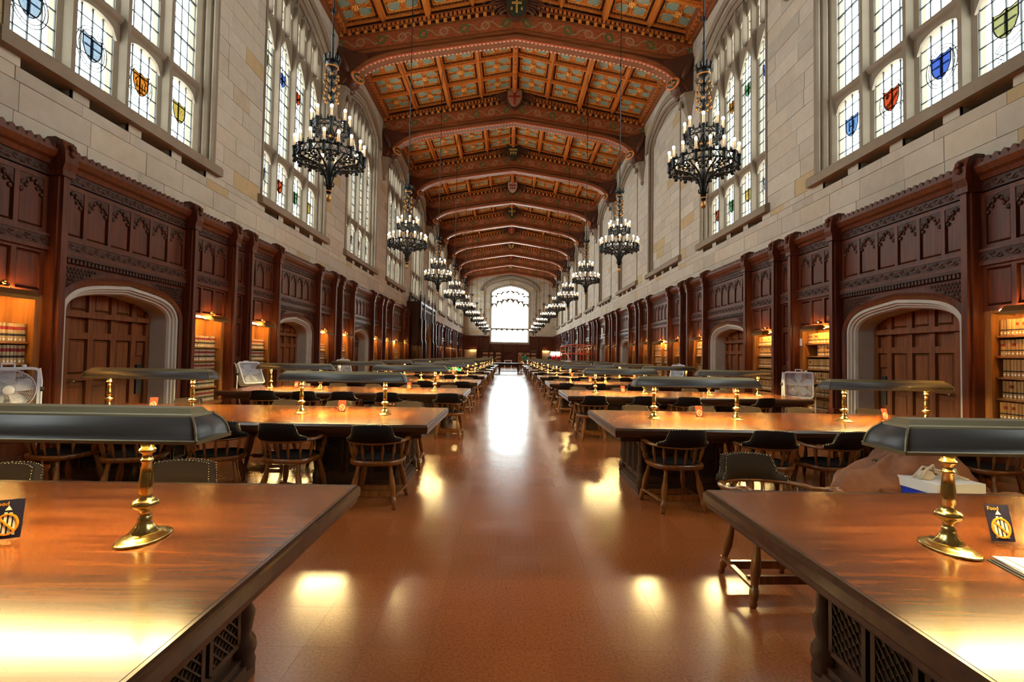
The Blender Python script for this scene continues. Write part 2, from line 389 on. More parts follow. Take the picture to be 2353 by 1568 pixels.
# end wall and back wall
EW, EZ0, ESP, EAP = 2.66, 3.32, 9.85, 11.05
def end_wall():
    core = MB(); bl = MB(); y = YE
    def run(x00, x01, x10, x11, z0, z1):      # (left at z0, left at z1, right at z0, right at z1)
        core.hexa([(x00, y + .02, z0), (x10, y + .02, z0), (x00, y + .6, z0), (x10, y + .6, z0), (x01, y + .02, z1), (x11, y + .02, z1), (x01, y + .6, z1), (x11, y + .6, z1)])
        xs = [x00]; x = x00 + random.uniform(.3, .9)
        while x < x10 - .3: xs.append(x); x += random.uniform(.6, 1.1)
        xs.append(x10); g = .006
        for j in range(len(xs) - 1):
            a0, a1 = (x00, x01) if j == 0 else (xs[j] + g,) * 2; b0, b1 = (x10, x11) if j == len(xs) - 2 else (xs[j + 1] - g,) * 2
            bl.hexa([(a0, y, z0 + g), (b0, y, z0 + g), (a0, y + .05, z0 + g), (b0, y + .05, z0 + g), (a1, y, z1 - g), (b1, y, z1 - g), (a1, y + .05, z1 - g), (b1, y + .05, z1 - g)], 0, (random.random(), .5))
    z = 0
    while z < 14.2:
        z1 = z + .372
        if z < 3.3 < z1: z1 = 3.3
        a0 = 0 if z < 3.29 else arch_half(z, EW, ESP, EAP); a1 = 0 if z < 3.29 else arch_half(z1, EW, ESP, EAP)
        if max(a0, a1) > 0: run(-XW - .1, -XW - .1, -a0, -a1, z, z1); run(a0, a1, XW + .1, XW + .1, z, z1)
        else: run(-XW - .1, -XW - .1, XW + .1, XW + .1, z, z1)
        z = z1
    o = ob('wall_end', core.mesh('wall_end', 'mortar'), kind='structure', label='pale limestone end wall around the big arched window')
    ob('distant_ashlar', bl.mesh('end_ashlar', 'ashlar'), o, kind='stuff')
    return o
WEND = end_wall()
ob('wall_back', MB().box(-XW - 1, XW + 1, YB - .5, YB, -.1, 14.3).mesh('wall_back', 'stone'), kind='structure', label='plain stone wall behind the viewpoint')

# floor: slab, near tiles one by one, the rest joined
fl = ob('floor', MB().box(-XW - 1.1, XW + 1.1, YB - .5, YE + .6, -.2, -.004).mesh('floor', 'cork'), kind='structure', label='polished brown cork tile floor')
def floor_tiles():
    cand = []; tw, th = .31, .38
    for i in range(-20, 21):
        for j in range(-12, 172):
            x0, y0 = i * tw - .155, j * th - .19
            a = max(x0, -XW - .2); b_ = min(x0 + tw, XW + .2)
            if b_ - a < .02: continue
            c = proj((a + b_) / 2, y0 + th / 2, 0); sc_ = 0
            if c and 0 < c[0] < 2353 and c[1] < 1600: sc_ = 1 / max(1, y0) ** 2 * (4 if -.9 < (a + b_) / 2 < 1.0 else 1)
            cand.append((sc_, a, b_, y0, y0 + th))
    cand.sort(reverse=True); rest = MB(); shared = {}
    for n, (s_, a, b_, y0, y1) in enumerate(cand):
        g = .0004
        if n < 300:
            key = round(b_ - a, 3)
            if key not in shared: shared[key] = MB().box(g, key - g, g, th - g, -.0035, 0).mesh('cork_tile', 'cork')
            ob('cork_tile', shared[key], fl, (a, y0, 0))
        else: rest.box(a + g, b_ - g, y0 + g, y1 - g, -.0035, 0)
    ob('cork_tile_field', rest.mesh('cork_tile_field', 'cork'), fl, kind='stuff')
floor_tiles()
# ------------------------------------------------------------------ windows
IW = WW - .22; MW = .22; LW = (2 * IW - 3 * MW) / 4; GD = -.335
LC = [-IW + LW / 2 + i * (LW + MW) for i in range(4)]; MC = [-(LW + MW), 0, LW + MW]
def head(mb, sc_, w, zlo, zhi, top, d0, d1, pointed, n=10, m=0):
    xs = [sc_ - w / 2 + w * i / n for i in range(n + 1)]
    def zb(x):
        t = abs(x - sc_) / (w / 2)
        return zlo + (zhi - zlo) * (max(0, 1 - t) ** .75 if pointed else math.sqrt(max(0, 1 - t * t)) ** .8)
    v = []
    for x in xs: v += [(x, d0, zb(x)), (x, d1, zb(x)), (x, d0, top), (x, d1, top)]
    f = []
    for i in range(n):
        a, b = i * 4, i * 4 + 4
        f += [(a, b, b + 1, a + 1), (a + 2, a + 3, b + 3, b + 2), (a, a + 2, b + 2, b), (a + 1, b + 1, b + 3, a + 3)]
    return mb.add(v, f, m)
TR0, TR1, UT = 6.70, 6.88, 10.22
jamb_prof = [(.03, .025), (-.045, .025), (-.07, -.02), (-.05, -.075), (-.10, -.09), (-.13, -.15), (-.11, -.20), (-.17, -.215), (-.22, -.29), (-.22, -.43), (.03, -.43)]
ME = {}
ME['jamb'] = MB().sweep(arch_path(WW, 5.11, WSP, WAP), jamb_prof).mesh('jamb', 'stone')
hp = [p for p in arch_path(WW + .12, WSP - .10, WSP, WAP + .14)]
ME['hood'] = MB().sweep(hp, [(0, 0), (0, .07), (.05, .12), (.10, .13), (.14, .07), (.22, .06), (.22, 0)]).mesh('hood_moulding', 'stone')
mpoly = [(-.11, -.43), (.11, -.43), (.11, -.31), (.05, -.27), (.035, -.15), (-.035, -.15), (-.05, -.27), (-.11, -.31)]
for i, s_ in enumerate(MC): ME['mullion%d' % i] = MB().prism([(a + s_, b) for a, b in mpoly], 'z', 5.3, arch_z(s_ / WW, WSP, WAP) - .1).mesh('mullion', 'stone')
ME['transom'] = MB().prism([(-.43, TR0), (-.27, TR0), (-.22, TR0 + .05), (-.20, TR0 + .11), (-.29, TR1), (-.43, TR1)], 'x', -IW - .05, IW + .05).mesh('transom', 'stone')
for nm, a in (('lower', (6.40, 6.64, TR0 + .02, False)), ('upper', (9.50, 10.12, UT + .1, True))):
    for i, s_ in enumerate(LC): ME['%s%d' % (nm, i)] = head(MB(), s_, LW + .02, a[0], a[1], a[2], -.40, -.27, a[3]).mesh('light_head', 'stone')
mb = MB()
for s_ in LC:
    top = arch_z(s_ / WW, WSP, WAP) - .1
    mb.prism([(s_ + a * .45, b) for a, b in mpoly], 'z', UT, top)
    for q in (-1, 1):
        c = s_ + q * (LW + .05) / 4; tp = min(arch_z((abs(c) + .15) / WW, WSP, WAP) - .17, 11.3)
        if tp > UT + .5: head(mb, c, LW / 2 + .02, tp - .30, tp - .08, tp + .5 if tp + .5 < arch_z((abs(c) + .1) / WW, WSP, WAP) else tp + .12, -.39, -.28, True, 6)
        head(mb, c, LW / 2 + .02, UT + .18, UT + .05, UT, -.39, -.28, True, 6)
ME['tracery'] = mb.mesh('tracery', 'stone')
def sheet(s_, z0, z1=None):
    a, b = s_ - LW / 2 - .02, s_ + LW / 2 + .02
    if z1: poly = [(a, z0), (b, z0), (b, z1), (a, z1)]
    else: poly = [(a, z0), (b, z0)] + [(x, arch_z(x / WW, WSP, WAP) - .05) for x in (b, s_ + LW / 4, s_, s_ - LW / 4, a)]
    return MB().prism(poly, 'y', GD - .003, GD + .003)
for i, s_ in enumerate(LC):
    ME['sheet%d' % i] = sheet(s_, 5.30).mesh('glass_light', 'pane'); ME['topsheet%d' % i] = sheet(s_, UT).mesh('tracery_glass', 'pane')
NL, NU = 5, 11; PWd = LW / 4; LH = (TR0 + .02 - 5.34) / NL; UH = (UT - TR1 + .02) / NU
ME['panel_lo'] = MB().box(-PWd / 2 + .004, PWd / 2 - .004, -.003, .003, .004, LH - .004).mesh('pane', 'pane')
ME['panel_up'] = MB().box(-PWd / 2 + .004, PWd / 2 - .004, -.003, .003, .004, UH - .004).mesh('pane', 'pane')
mb = MB(); q = .0065
for j in range(5): x = -LW / 2 + PWd * j; mb.box(x - q, x + q, GD - .008, GD + .012, 5.32, TR0 + .02); mb.box(x - q, x + q, GD - .008, GD + .012, TR1 - .02, UT + .04)
for j in range(NL + 1): z = 5.34 + LH * j; mb.box(-LW / 2, LW / 2, GD - .008, GD + .012, z - q, z + q)
for j in range(NU + 1): z = TR1 - .01 + UH * j; t = .013 if j % 3 == 2 else q; mb.box(-LW / 2, LW / 2, GD - .008, GD + .012 + t, z - t, z + t)
for j in range(6): z = UT + .2 + .24 * j; mb.box(-LW / 2, LW / 2, GD - .006, GD + .01, z - q, z + q)
ME['lead'] = mb.mesh('lead_came', 'lead')
def sill_mesh():
    mb = MB(); h = WW + .14
    mb.prism([(-.45, 5.05), (.13, 5.05), (.13, 5.21), (.10, 5.25), (-.30, 5.36), (-.45, 5.36)], 'x', -h, h)
    xs = [-h, -h + .14, -1.26, -.96, -.15, .15, .96, 1.26, h - .14, h]
    return mb
ME['sill'] = sill_mesh().mesh('window_sill', 'stone')
# shields in the glass
def shield_pts(w, h):
    return [(-w, h), (-w * .45, h * .86), (0, h), (w * .45, h * .86), (w, h), (w * .98, 0), (w * .75, -h * .52), (w * .35, -h * .88), (0, -h), (-w * .35, -h * .88), (-w * .75, -h * .52), (-w * .98, 0)]
def shield_mesh(col, charge, oval, bl=None):
    mb = MB(); w, h = .115, .145
    mb.prism(shield_pts(w, h), 'y', .014, .020)
    o = shield_pts(w, h); mb.tube([(a, .018, b) for a, b in o], .007, 4, 1, True)
    if charge == 'H':
        for x in (-.04, .04): mb.box(x - .012, x + .012, .020, .024, -.06, .07, 2)
        mb.box(-.03, .03, .020, .024, -.008, .012, 2)
    elif charge == 'bend':
        mb.add([(-.10, .023, .07), (-.10, .023, .02), (.06, .023, -.11), (.09, .023, -.06)], [(0, 1, 2, 3)], 2); mb.ball((.05, .022, .06), .03, 8, 2, sy=.2)
    elif charge == 'rays':
        for a in range(7): t = math.pi * (a + .5) / 7; mb.add([(.02 * math.cos(t), .023, -.04), (.11 * math.cos(t) - .006, .023, -.04 + .11 * math.sin(t)), (.11 * math.cos(t) + .006, .023, -.04 + .11 * math.sin(t))], [(0, 1, 2)], 2)
    elif charge == 'gate':
        mb.box(-.08, .08, .020, .024, -.05, -.035, 2)
        for x in (-.06, -.02, .02, .06): mb.box(x - .007, x + .007, .020, .024, -.10 if abs(x) < .03 else -.06, .02, 2)
        mb.tube([(.08 * math.cos(math.pi * i / 8), .022, .02 + .07 * math.sin(math.pi * i / 8)) for i in range(9)], .007, 4, 2)
    else:
        mb.box(-.10, .10, .020, .024, .0, .02, 2); mb.box(-.01, .01, .020, .024, -.10, .10, 2)
    if oval:
        for r in (1, .84): mb.tube([(.185 * r * math.cos(a), .012, .235 * r * math.sin(a)) for a in [2 * math.pi * i / 24 for i in range(24)]], .005, 4, 1, True)
        for i in range(16):
            a = 2 * math.pi * i / 16; mb.tube([(.155 * math.cos(a), .012, .197 * math.sin(a)), (.185 * math.cos(a), .012, .235 * math.sin(a))], .003, 4, 1)
    else:
        pts = [(-.13, -.16), (-.06, -.20), (.03, -.17), (.10, -.24), (.02, -.32), (.08, -.36)]
        for dz in (0, -.045): mb.tube([(a, .014, b + dz) for a, b in pts], .005, 4, 1)
    return mb.mesh('stained_shield', col, 'lead', bl or 'glass_clear')
SH = {n: shield_mesh(*a) for n, a in {'blue': ('glass_blue', 'fess', True, 'glass_clear'), 'orange': ('glass_orange', 'gate', True, 'glass_gold'), 'gold': ('glass_gold', 'rays', False, 'glass_clear'), 'clear': ('glass_clear', 'fess', True, 'glass_sky'), 'H': ('glass_sky', 'H', False, 'glass_clear'), 'red': ('glass_red', 'bend', True, 'glass_gold'), 'olive': ('glass_olive', 'fess', False, 'glass_clear'), 'green': ('glass_green', 'fess', True, 'glass_gold')}.items()}
SHN = {'blue': 'blue shield in an oval ring', 'orange': 'orange red shield with a gold gate', 'gold': 'gold rayed shield', 'clear': 'pale blue grey shield in an oval ring', 'H': 'blue shield with white H', 'red': 'red shield with a gold bend', 'olive': 'olive yellow shield with scroll', 'green': 'green and gold shield in an oval ring'}
nwin = [0]
def window(sd, k):
    nwin[0] += 1; near = k in (0, 1)
    W_ = grp('window_%d' % nwin[0], (sd * XW, CK(k), 0), side_rz(sd), kind='structure', label='tall stone traceried leaded window, %s along the %s wall' % (NUM[k + 1] if k < 0 else ORD[k], side_nm(sd)))
    for n, key in (('jamb', 'jamb'), ('hood_moulding', 'hood'), ('mullion', 'mullion0'), ('mullion', 'mullion1'), ('mullion', 'mullion2'), ('transom', 'transom'), ('tracery', 'tracery'), ('window_sill', 'sill')): ob(n, ME[key], W_)
    for i, s_ in enumerate(LC):
        ob('light_head', ME['lower%d' % i], W_); ob('light_head', ME['upper%d' % i], W_)
        if k <= 5: ob('lead_came', ME['lead'], W_, (s_, 0, 0))
        if near:
            ob('tracery_glass', ME['topsheet%d' % i], W_)
            for c in range(4):
                x = s_ - LW / 2 + PWd * (c + .5)
                for r in range(NL): ob('pane', ME['panel_lo'], W_, (x, GD, 5.34 + LH * r), rz=random.uniform(-.02, .02))
                for r in range(NU): ob('pane', ME['panel_up'], W_, (x, GD, TR1 - .01 + UH * r), rz=random.uniform(-.02, .02))
        else: ob('glass_light', ME['sheet%d' % i], W_)
        if k <= 3:
            if k == 0: lo = (['gold', 'orange', 'clear', 'clear'] if sd < 0 else ['olive', 'blue', 'red', 'H'][::1])[i]
            else: lo = ['blue', 'red', 'green', 'gold', 'clear', 'orange'][(i * 5 + k * 3 + (sd > 0)) % 6]
            if k == 0 and sd > 0: lo = ['olive', 'blue', 'red', 'H'][i]
            ob('stained_shield', SH[lo], W_, (s_, GD, 6.02), scale=(1.45, 1, 1.35), label=SHN[lo])
            up = ['red', 'green', 'clear', 'blue', 'orange'][(i * 3 + k * 2 + (sd > 0)) % 5]
            ob('stained_shield', SH[up], W_, (s_, GD, 9.0), scale=(1.45, 1, 1.35), label=SHN[up])
for k in LEFTWIN: window(-1, k)
for k in RIGHTWIN: window(1, k)
bj = [(.03, .025), (-.045, .025), (-.07, -.02), (-.05, -.075), (-.10, -.09), (-.13, -.15), (-.13, -.22), (.03, -.22)]
ME['bjamb'] = MB().sweep(arch_path(WW, 5.11, WSP, WAP), bj).mesh('blind_jamb', 'stone')
for k in range(2, 10):
    W_ = grp('window_%d' % (nwin[0] + 1), (XW, CK(k), 0), side_rz(1), kind='structure', label='blind stone window arch filled with ashlar, %s from the viewpoint' % NUM[k]); nwin[0] += 1
    ob('jamb', ME['bjamb'], W_); ob('hood_moulding', ME['hood'], W_); ob('window_sill', ME['sill'], W_)
# end window: seven lights
W_ = grp('window_%d' % (nwin[0] + 1), (0, YE, 0), 0, kind='structure', label='great arched seven light window in the far end wall')
ep = arch_path(EW, EZ0 - .1, ESP, EAP)
ob('jamb', MB().sweep(ep, [(.02, -.03), (-.10, -.03), (-.13, .10), (-.20, .16), (-.24, .40), (.02, .40)]).mesh('end_jamb', 'stone'), W_)
ob('hood_moulding', MB().sweep(arch_path(EW + 1.15, ESP + .3, ESP + .3, EAP + 1.05), [(-.12, .0), (-.12, -.10), (0, -.16), (.12, -.18), (.22, -.08), (.22, 0)]).mesh('end_hood', 'stone'), W_)
ob('hood_moulding', MB().sweep(arch_path(EW + .75, 4.2, ESP + .25, EAP + .62), [(-.05, .0), (-.05, -.06), (.08, -.08), (.08, 0)]).mesh('end_hood_inner', 'stone'), W_)
nl = 7; EI = EW - .22; emw = .075; elw = (2 * EI - 6 * emw) / 7
for i in range(6):
    s_ = -EI + elw + emw / 2 + i * (elw + emw); ob('mullion', MB().box(s_ - emw / 2, s_ + emw / 2, .12, .34, EZ0, arch_z(s_ / EW, ESP, EAP) - .1).mesh('end_mullion', 'stone'), W_)
ob('transom', MB().box(-EI, EI, .12, .34, 5.02, 5.16).mesh('end_transom', 'stone'), W_)
mb = MB(); lead = MB()
for i in range(7):
    s_ = -EI + elw / 2 + i * (elw + emw); head(mb, s_, elw + .02, 4.80, 4.98, 5.05, .16, .30, False, 6); tp = arch_z((abs(s_) + .2) / EW, ESP, EAP)
    head(mb, s_, elw + .02, tp - 2.4, tp - 1.95, tp - 1.85, .16, .30, True, 8); mb.box(s_ - .03, s_ + .03, .16, .30, tp - 1.9, tp); head(mb, s_, elw + .02, tp - 1.1, tp - .85, tp - .8, .16, .30, True, 6)
    x0, x1 = s_ - elw / 2, s_ + elw / 2
    poly = [(x0 - .03, EZ0), (x1 + .03, EZ0), (x1 + .03, arch_z(x1 / EW, ESP, EAP)), (x0 - .03, arch_z(x0 / EW, ESP, EAP))]
    ob('glass_light', MB().prism(poly, 'y', .24, .246).mesh('end_glass', 'pane'), W_)
ob('tracery', mb.mesh('end_tracery', 'stone'), W_)
ob('window_sill', MB().prism([(-.16, 3.02), (.40, 3.02), (.40, EZ0 + .03), (-.05, EZ0), (-.16, 3.22)], 'x', -EW - .1, EW + .1).mesh('end_sill', 'stone'), W_)
# corbels under the trusses
def corbel_mesh():
    mb = MB(); n = 8
    prof = [(.02, -1.0), (.10, -.96), (.12, -.86), (.07, -.82), (.16, -.62), (.30, -.28), (.38, -.16), (.40, -.12), (.44, -.10), (.44, 0), (.01, 0)]
    mb.lathe(prof, 8, (0, 0, 0), 1, 1, 0, False); mb.box(-.10, .10, .30, .37, -.42, -.20); return mb.mesh('corbel', 'stone')
ME['corbel'] = corbel_mesh()
TK = [CK(k) + S / 2 for k in range(-1, 10)]
TK[-1] = YE - .28
for sd in (-1, 1):
    for t in TK: ob('corbel', ME['corbel'], WALL[sd], (sd * (XW - .02), t, 10.66), side_rz(sd))
# ------------------------------------------------------------------ ceiling
def ceil_z(x): return 14.05 - .205 * abs(x)
def arch_under(x):
    P = [(0, 12.5), (1.54, 12.28), (2.68, 12.09), (3.72, 11.91), (4.30, 11.80), (4.75, 11.65), (5.15, 11.47), (5.45, 11.24), (5.70, 10.98), (5.92, 10.66), (6.157, 10.62)]
    a = abs(x)
    for (x0, z0), (x1, z1) in zip(P, P[1:]):
        if a <= x1: return z0 + (z1 - z0) * (a - x0) / (x1 - x0)
    return P[-1][1]
mb = MB()
for q in (-1, 1):
    mb.hexa([(0, YB - .5, 14.25), (q * (XW + .6), YB - .5, ceil_z(XW) + .06), (0, YE + .6, 14.25), (q * (XW + .6), YE + .6, ceil_z(XW) + .06), (0, YB - .5, 14.5), (q * (XW + .6), YB - .5, 14.5), (0, YE + .6, 14.5), (q * (XW + .6), YE + .6, 14.5)])
ceil = ob('ceiling', mb.mesh('ceiling', 'beam_dark'), kind='structure', label='coffered timber ceiling painted orange gold and teal')
BT = .25; NR = 4
CW = XW / 4; CL = (S - 2 * BT) / NR; SL = math.atan(.205)
def coffer_mesh():
    mb = MB(); a, b = CW / 2 / math.cos(SL) - .07, CL / 2 - .05           # half sizes, hanging below z=0
    mb.box(-a, a, -b, b, .06, .08, 0)                                        # orange back board
    for q in (-1, 1):                                                        # stepped frame
        mb.box(-a, a, q * b - .05, q * b + .05, -.06, .06, 0); mb.box(q * a - .05, q * a + .05, -b, b, -.06, .06, 0)
        mb.box(-a + .14, a - .14, q * (b - .15) - .012, q * (b - .15) + .012, 0, .06, 1); mb.box(q * (a - .15) - .012, q * (a - .15) + .012, -b + .14, b - .14, 0, .06, 1)
        for i in range(11):
            t = -1 + 2 * (i + .5) / 11
            mb.box(t * (a - .06) - .028, t * (a - .06) + .028, q * (b - .085) - .035, q * (b - .085) + .035, -.012, .06, 2)
            mb.box(q * (a - .085) - .035, q * (a - .085) + .035, t * (b - .06) - .028, t * (b - .06) + .028, -.012, .06, 2)
    ra = (a - .17) / 2; rb = (b - .17) / 2
    for qx in (-1, 1):
        for qy in (-1, 1):
            cx, cy_ = qx * ra, qy * rb
            for n_, (ox, oy) in enumerate(((.44, -.12), (-.12, .44), (-.16, -.16), (.30, .30))):
                mb.lathe([(.52, .055), (.52, .045 - .0015 * n_), (1e-3, .045 - .0015 * n_)], 14, (cx + qx * ox * ra, cy_ + qy * oy * rb, 0), ra, rb, 3, False)
            for ox, oy, a0, a1 in ((.44, -.12, -110, 20), (-.12, .44, 70, 200), (.30, .30, -5, 95)):
                pts = []
                for i in range(8):
                    an = math.radians(a0 + (a1 - a0) * i / 7); pts.append((cx + qx * (ox + .54 * math.cos(an)) * ra, cy_ + qy * (oy + .54 * math.sin(an)) * rb, .034))
                mb.tube(pts, .016, 5, 1)
            mb.tube([(cx - qx * .30 * ra, cy_ - qy * .85 * rb, .03), (cx - qx * .62 * ra, cy_ - qy * .62 * rb, .02), (cx - qx * .85 * ra, cy_ - qy * .30 * rb, .03)], .018, 5, 1)
    return mb.mesh('coffer', 'gilt_wood', 'gilt', 'beam_dark', 'teal_ground')
def rosette_mesh():
    mb = MB(); mb.lathe([(.11, .05), (.11, .0), (.05, -.05), (1e-3, -.06)], 8, (0, 0, 0))
    for i in range(8):
        a = math.pi * i / 4; mb.ball((.095 * math.cos(a), .095 * math.sin(a), -.02), .045, 6)
    mb.ball((0, 0, -.06), .05, 6); return mb.mesh('rosette', 'gilt')
ME['coffer'] = coffer_mesh(); ME['rosette'] = rosette_mesh()
nc = 0
ys_bay = [(TK[i] + BT, TK[i + 1] - BT) for i in range(len(TK) - 1)]
for bi, (ya, yb) in enumerate(ys_bay):
    cl = (yb - ya) / NR
    for r in range(NR):
        for c in range(8):
            x = (c - 3.5) * CW; y = ya + cl * (r + .5); z = ceil_z(x) - .02
            if 1 <= bi and (bi < 9 or r > 1):
                o = ob('coffer', ME['coffer'], ceil, (x, y, z), rot=(0, SL if x > 0 else -SL, 0), scale=(1, cl / CL, 1)); nc += 1
                if bi < 4: ob('rosette', ME['rosette'], o, (0, 0, .03), rz=.4 if (c + r) % 2 else 0)
# longitudinal ribs
for i in range(9):
    x = (i - 4) * CW; hw, dp = (.11, .26) if i in (2, 4, 6) else (.06, .15)
    if i in (0, 8): continue
    mb = MB(); z = ceil_z(x)
    mb.prism([(x - hw, z + .02), (x - hw, z - dp * .5), (x - hw * .6, z - dp), (x + hw * .6, z - dp), (x + hw, z - dp * .5), (x + hw, z + .02)], 'y', YB, YE)
    if i == 4:
        for j in range(int((YE - 12) / .35)): mb.ball((x, 12 + j * .35, z - dp - .01), .045, 6, 1)
    ob('ridge_rib' if i == 4 else 'purlin', mb.mesh('purlin', 'gilt_wood', 'scallop_red'), ceil)
mb = MB()
for ya, yb in ys_bay:
    for r in range(1, NR):
        y = ya + (yb - ya) * r / NR
        for q in (-1, 1): mb.hexa([(0, y - .05, ceil_z(0) - .13), (q * XW, y - .05, ceil_z(XW) - .13), (0, y + .05, ceil_z(0) - .13), (q * XW, y + .05, ceil_z(XW) - .13), (0, y - .05, ceil_z(0) + .03), (q * XW, y - .05, ceil_z(XW) + .03), (0, y + .05, ceil_z(0) + .03), (q * XW, y + .05, ceil_z(XW) + .03)])
ob('cross_rib', mb.mesh('cross_rib', 'gilt_wood'), ceil, kind='stuff')
for sd in (-1, 1):                                                          # eaves cornice
    mb = MB(); z = ceil_z(XW)
    mb.prism([(sd * XW, z - .34), (sd * (XW - .06), z - .34), (sd * (XW - .10), z - .22), (sd * (XW - .22), z - .18), (sd * (XW - .26), z - .05), (sd * (XW - .34), z + .06), (sd * XW, z + .06)], 'y', YB, YE)
    n = int((YE - YB) / .22)
    for j in range(n): y = YB + .1 + j * .22; mb.box(min(sd * (XW - .09), sd * (XW - .27)), max(sd * (XW - .09), sd * (XW - .27)), y, y + .12, z - .20, z - .08, 1)
    ob('eaves_cornice', mb.mesh('eaves_cornice', 'beam_wood', 'gilt_wood'), ceil)

# trusses
XS = [XW * i / 44 for i in range(-44, 45)]
def strip(mb, xs, zlo, zhi, y0, y1, m=0):
    v = []; f = []
    for x in xs: v += [(x, y0, zlo(x)), (x, y1, zlo(x)), (x, y0, zhi(x)), (x, y1, zhi(x))]
    for i in range(len(xs) - 1):
        a, b = i * 4, i * 4 + 4; f += [(a, b, b + 1, a + 1), (a + 2, a + 3, b + 3, b + 2), (a, a + 2, b + 2, b), (a + 1, b + 1, b + 3, a + 3)]
    return mb.add(v, f, m)
ME['beam'] = strip(MB(), XS, arch_under, lambda x: ceil_z(x) + .05, -.17, .17).mesh('arched_beam', 'beam_dark')
mb = MB(); apath = [(x, arch_under(x)) for x in XS if abs(x) < 6.0]
mb.sweep(apath, [(.0, -.24), (.10, -.27), (.17, -.24), (.20, -.17), (.20, .17), (.17, .24), (.10, .27), (.0, .24)], smooth=False)
for y in (-.18, .18): strip(mb, XS, lambda x: 12.72 - .16 * abs(x) if abs(x) < 4.6 else 12.72 - .16 * abs(x), lambda x: 12.84 - .16 * abs(x), y - .04, y + .04)
ME['rib'] = mb.mesh('arch_rib', 'beam_wood')
ME['frieze'] = strip(strip(MB(), XS, lambda x: 12.87 - .16 * abs(x), lambda x: 13.37 - .16 * abs(x), -.20, -.16), XS, lambda x: 12.87 - .16 * abs(x), lambda x: 13.37 - .16 * abs(x), .16, .20).mesh('painted_frieze', 'frieze')
mb = MB(); slp = lambda x: -.16 * abs(x)
for y in (-1, 1):
    for z, d in ((13.38, .23), (13.60, .27), (13.80, .31)):
        strip(mb, XS[::4], lambda x: z + slp(x) * (1 + (z - 13.38) * .65), lambda x: z + .045 + slp(x) * (1 + (z - 13.38) * .65), y * (d - .07) if y > 0 else -d, d if y > 0 else -(d - .07), 0)
    for i in range(-22, 23):
        if i: x = i * .275; z = 13.44 + slp(x) * 1.05; mb.box(x - .055, x + .055, min(y * .17, y * .26), max(y * .17, y * .26), z, z + .12, 1)
    for i in range(-40, 41):
        if i: x = i * .152; z = 13.665 + slp(x) * 1.2; mb.box(x - .045, x + .045, min(y * .19, y * .30), max(y * .19, y * .30), z, z + .105, 2)
ME['dentil'] = mb.mesh('dentil_band', 'beam_wood', 'gilt', 'gilt_wood')
mb = MB(); acc = 0; last = apath[0]; n = 0
for p in apath[1:]:
    l = math.hypot(p[0] - last[0], p[1] - last[1]); acc += l
    if acc > .13:
        for y in (-.17, .17): mb.ball((p[0], y, p[1] - .005), .062, 8, 1, 1, .9, .8)
        acc = 0; n += 1
    last = p
strip(mb, [x for x in XS if abs(x) < 5.9], lambda x: arch_under(x) - .03, lambda x: arch_under(x) + .02, -.20, .20, 2)
strip(mb, [x for x in XS if abs(x) < 5.9], lambda x: arch_under(x) - .035, lambda x: arch_under(x) + .05, -.225, -.195, 0)
ME['scallop'] = mb.mesh('scallop_trim', 'scallop_red', 'scallop_cream', 'beam_wood')
# winged shield at the crown, carved bracket with oval shield at each end
def feather(mb, q, m=0):
    for i in range(6):
        L = 1.05 - .13 * i; z0 = .22 - .08 * i
        pts = [(q * (.22 + L * t), -.02 * i, z0 + .12 * math.sin(t * 2.6) - .30 * t * t - .02 * i) for t in (0, .25, .5, .75, 1)]
        mb.tube(pts, [.06, .075, .07, .05, .015], 6, m, flat=.6)
mb = MB(); feather(mb, 1); feather(mb, -1); mb.ball((.26, -.02, .20), .15, 8); mb.ball((-.26, -.02, .20), .15, 8); ME['wings'] = mb.mesh('wings', 'beam_dark')
def boss_mesh(field, chg, kind):
    mb = MB(); pts = shield_pts(.33, .42); mb.prism([(a * 1.18, b * 1.14) for a, b in pts], 'y', -.10, .06, 0); mb.prism(pts, 'y', -.14, -.08, 1)
    if kind == 0:
        mb.box(-.035, .035, -.165, -.14, -.30, .32, 2); mb.box(-.17, .17, -.165, -.14, .04, .11, 2)
        for x in (-.17, .17):
            for z in (.24, -.14): mb.ball((x, -.15, z), .06, 6, 2, .6, .4, 1.3)
    elif kind == 1:
        mb.box(-.045, .045, -.16, -.14, -.34, .34, 2); mb.box(-.28, .28, -.16, -.14, .03, .12, 2)
    else:
        for x in (-.14, 0, .14): mb.prism([(x - .07, .0), (x + .07, .0), (x, -.20)], 'y', -.16, -.14, 2)
        mb.box(-.24, .24, -.16, -.14, .10, .20, 2)
    for i in range(5): mb.ball((-.28 + .14 * i, -.06, .50 + (.06 if i % 2 == 0 else 0)), .09, 6, 3)
    return mb.mesh('crown_shield', 'beam_dark', field, chg, 'gilt')
base('f_green', (.022, .045, .028), .5); base('f_tan', (.42, .22, .11), .5); base('f_red', (.34, .03, .02), .5); base('f_gold', (.62, .38, .10), .5); base('f_white', (.65, .55, .42), .5)
BOSS = [boss_mesh('f_green', 'f_gold', 0), boss_mesh('f_tan', 'f_red', 1), boss_mesh('f_green', 'f_gold', 2), boss_mesh('f_white', 'f_red', 2), boss_mesh('f_green', 'f_gold', 1), boss_mesh('f_red', 'f_gold', 0), boss_mesh('f_gold', 'f_green', 1), boss_mesh('f_red', 'f_gold', 1), boss_mesh('f_gold', 'f_white', 0)]
mb = MB()                                                                   # bracket, local x towards the room
mb.prism([(0, 10.62), (.44, 10.66), (.52, 10.95), (.50, 11.2), (.72, 11.45), (1.05, 11.66), (1.0, 11.8), (0, 12.1)], 'y', -.26, .26)
mb.ball((.55, 0, 11.32), .19, 8); mb.ball((.42, 0, 10.98), .31, 8, sz=1.2)
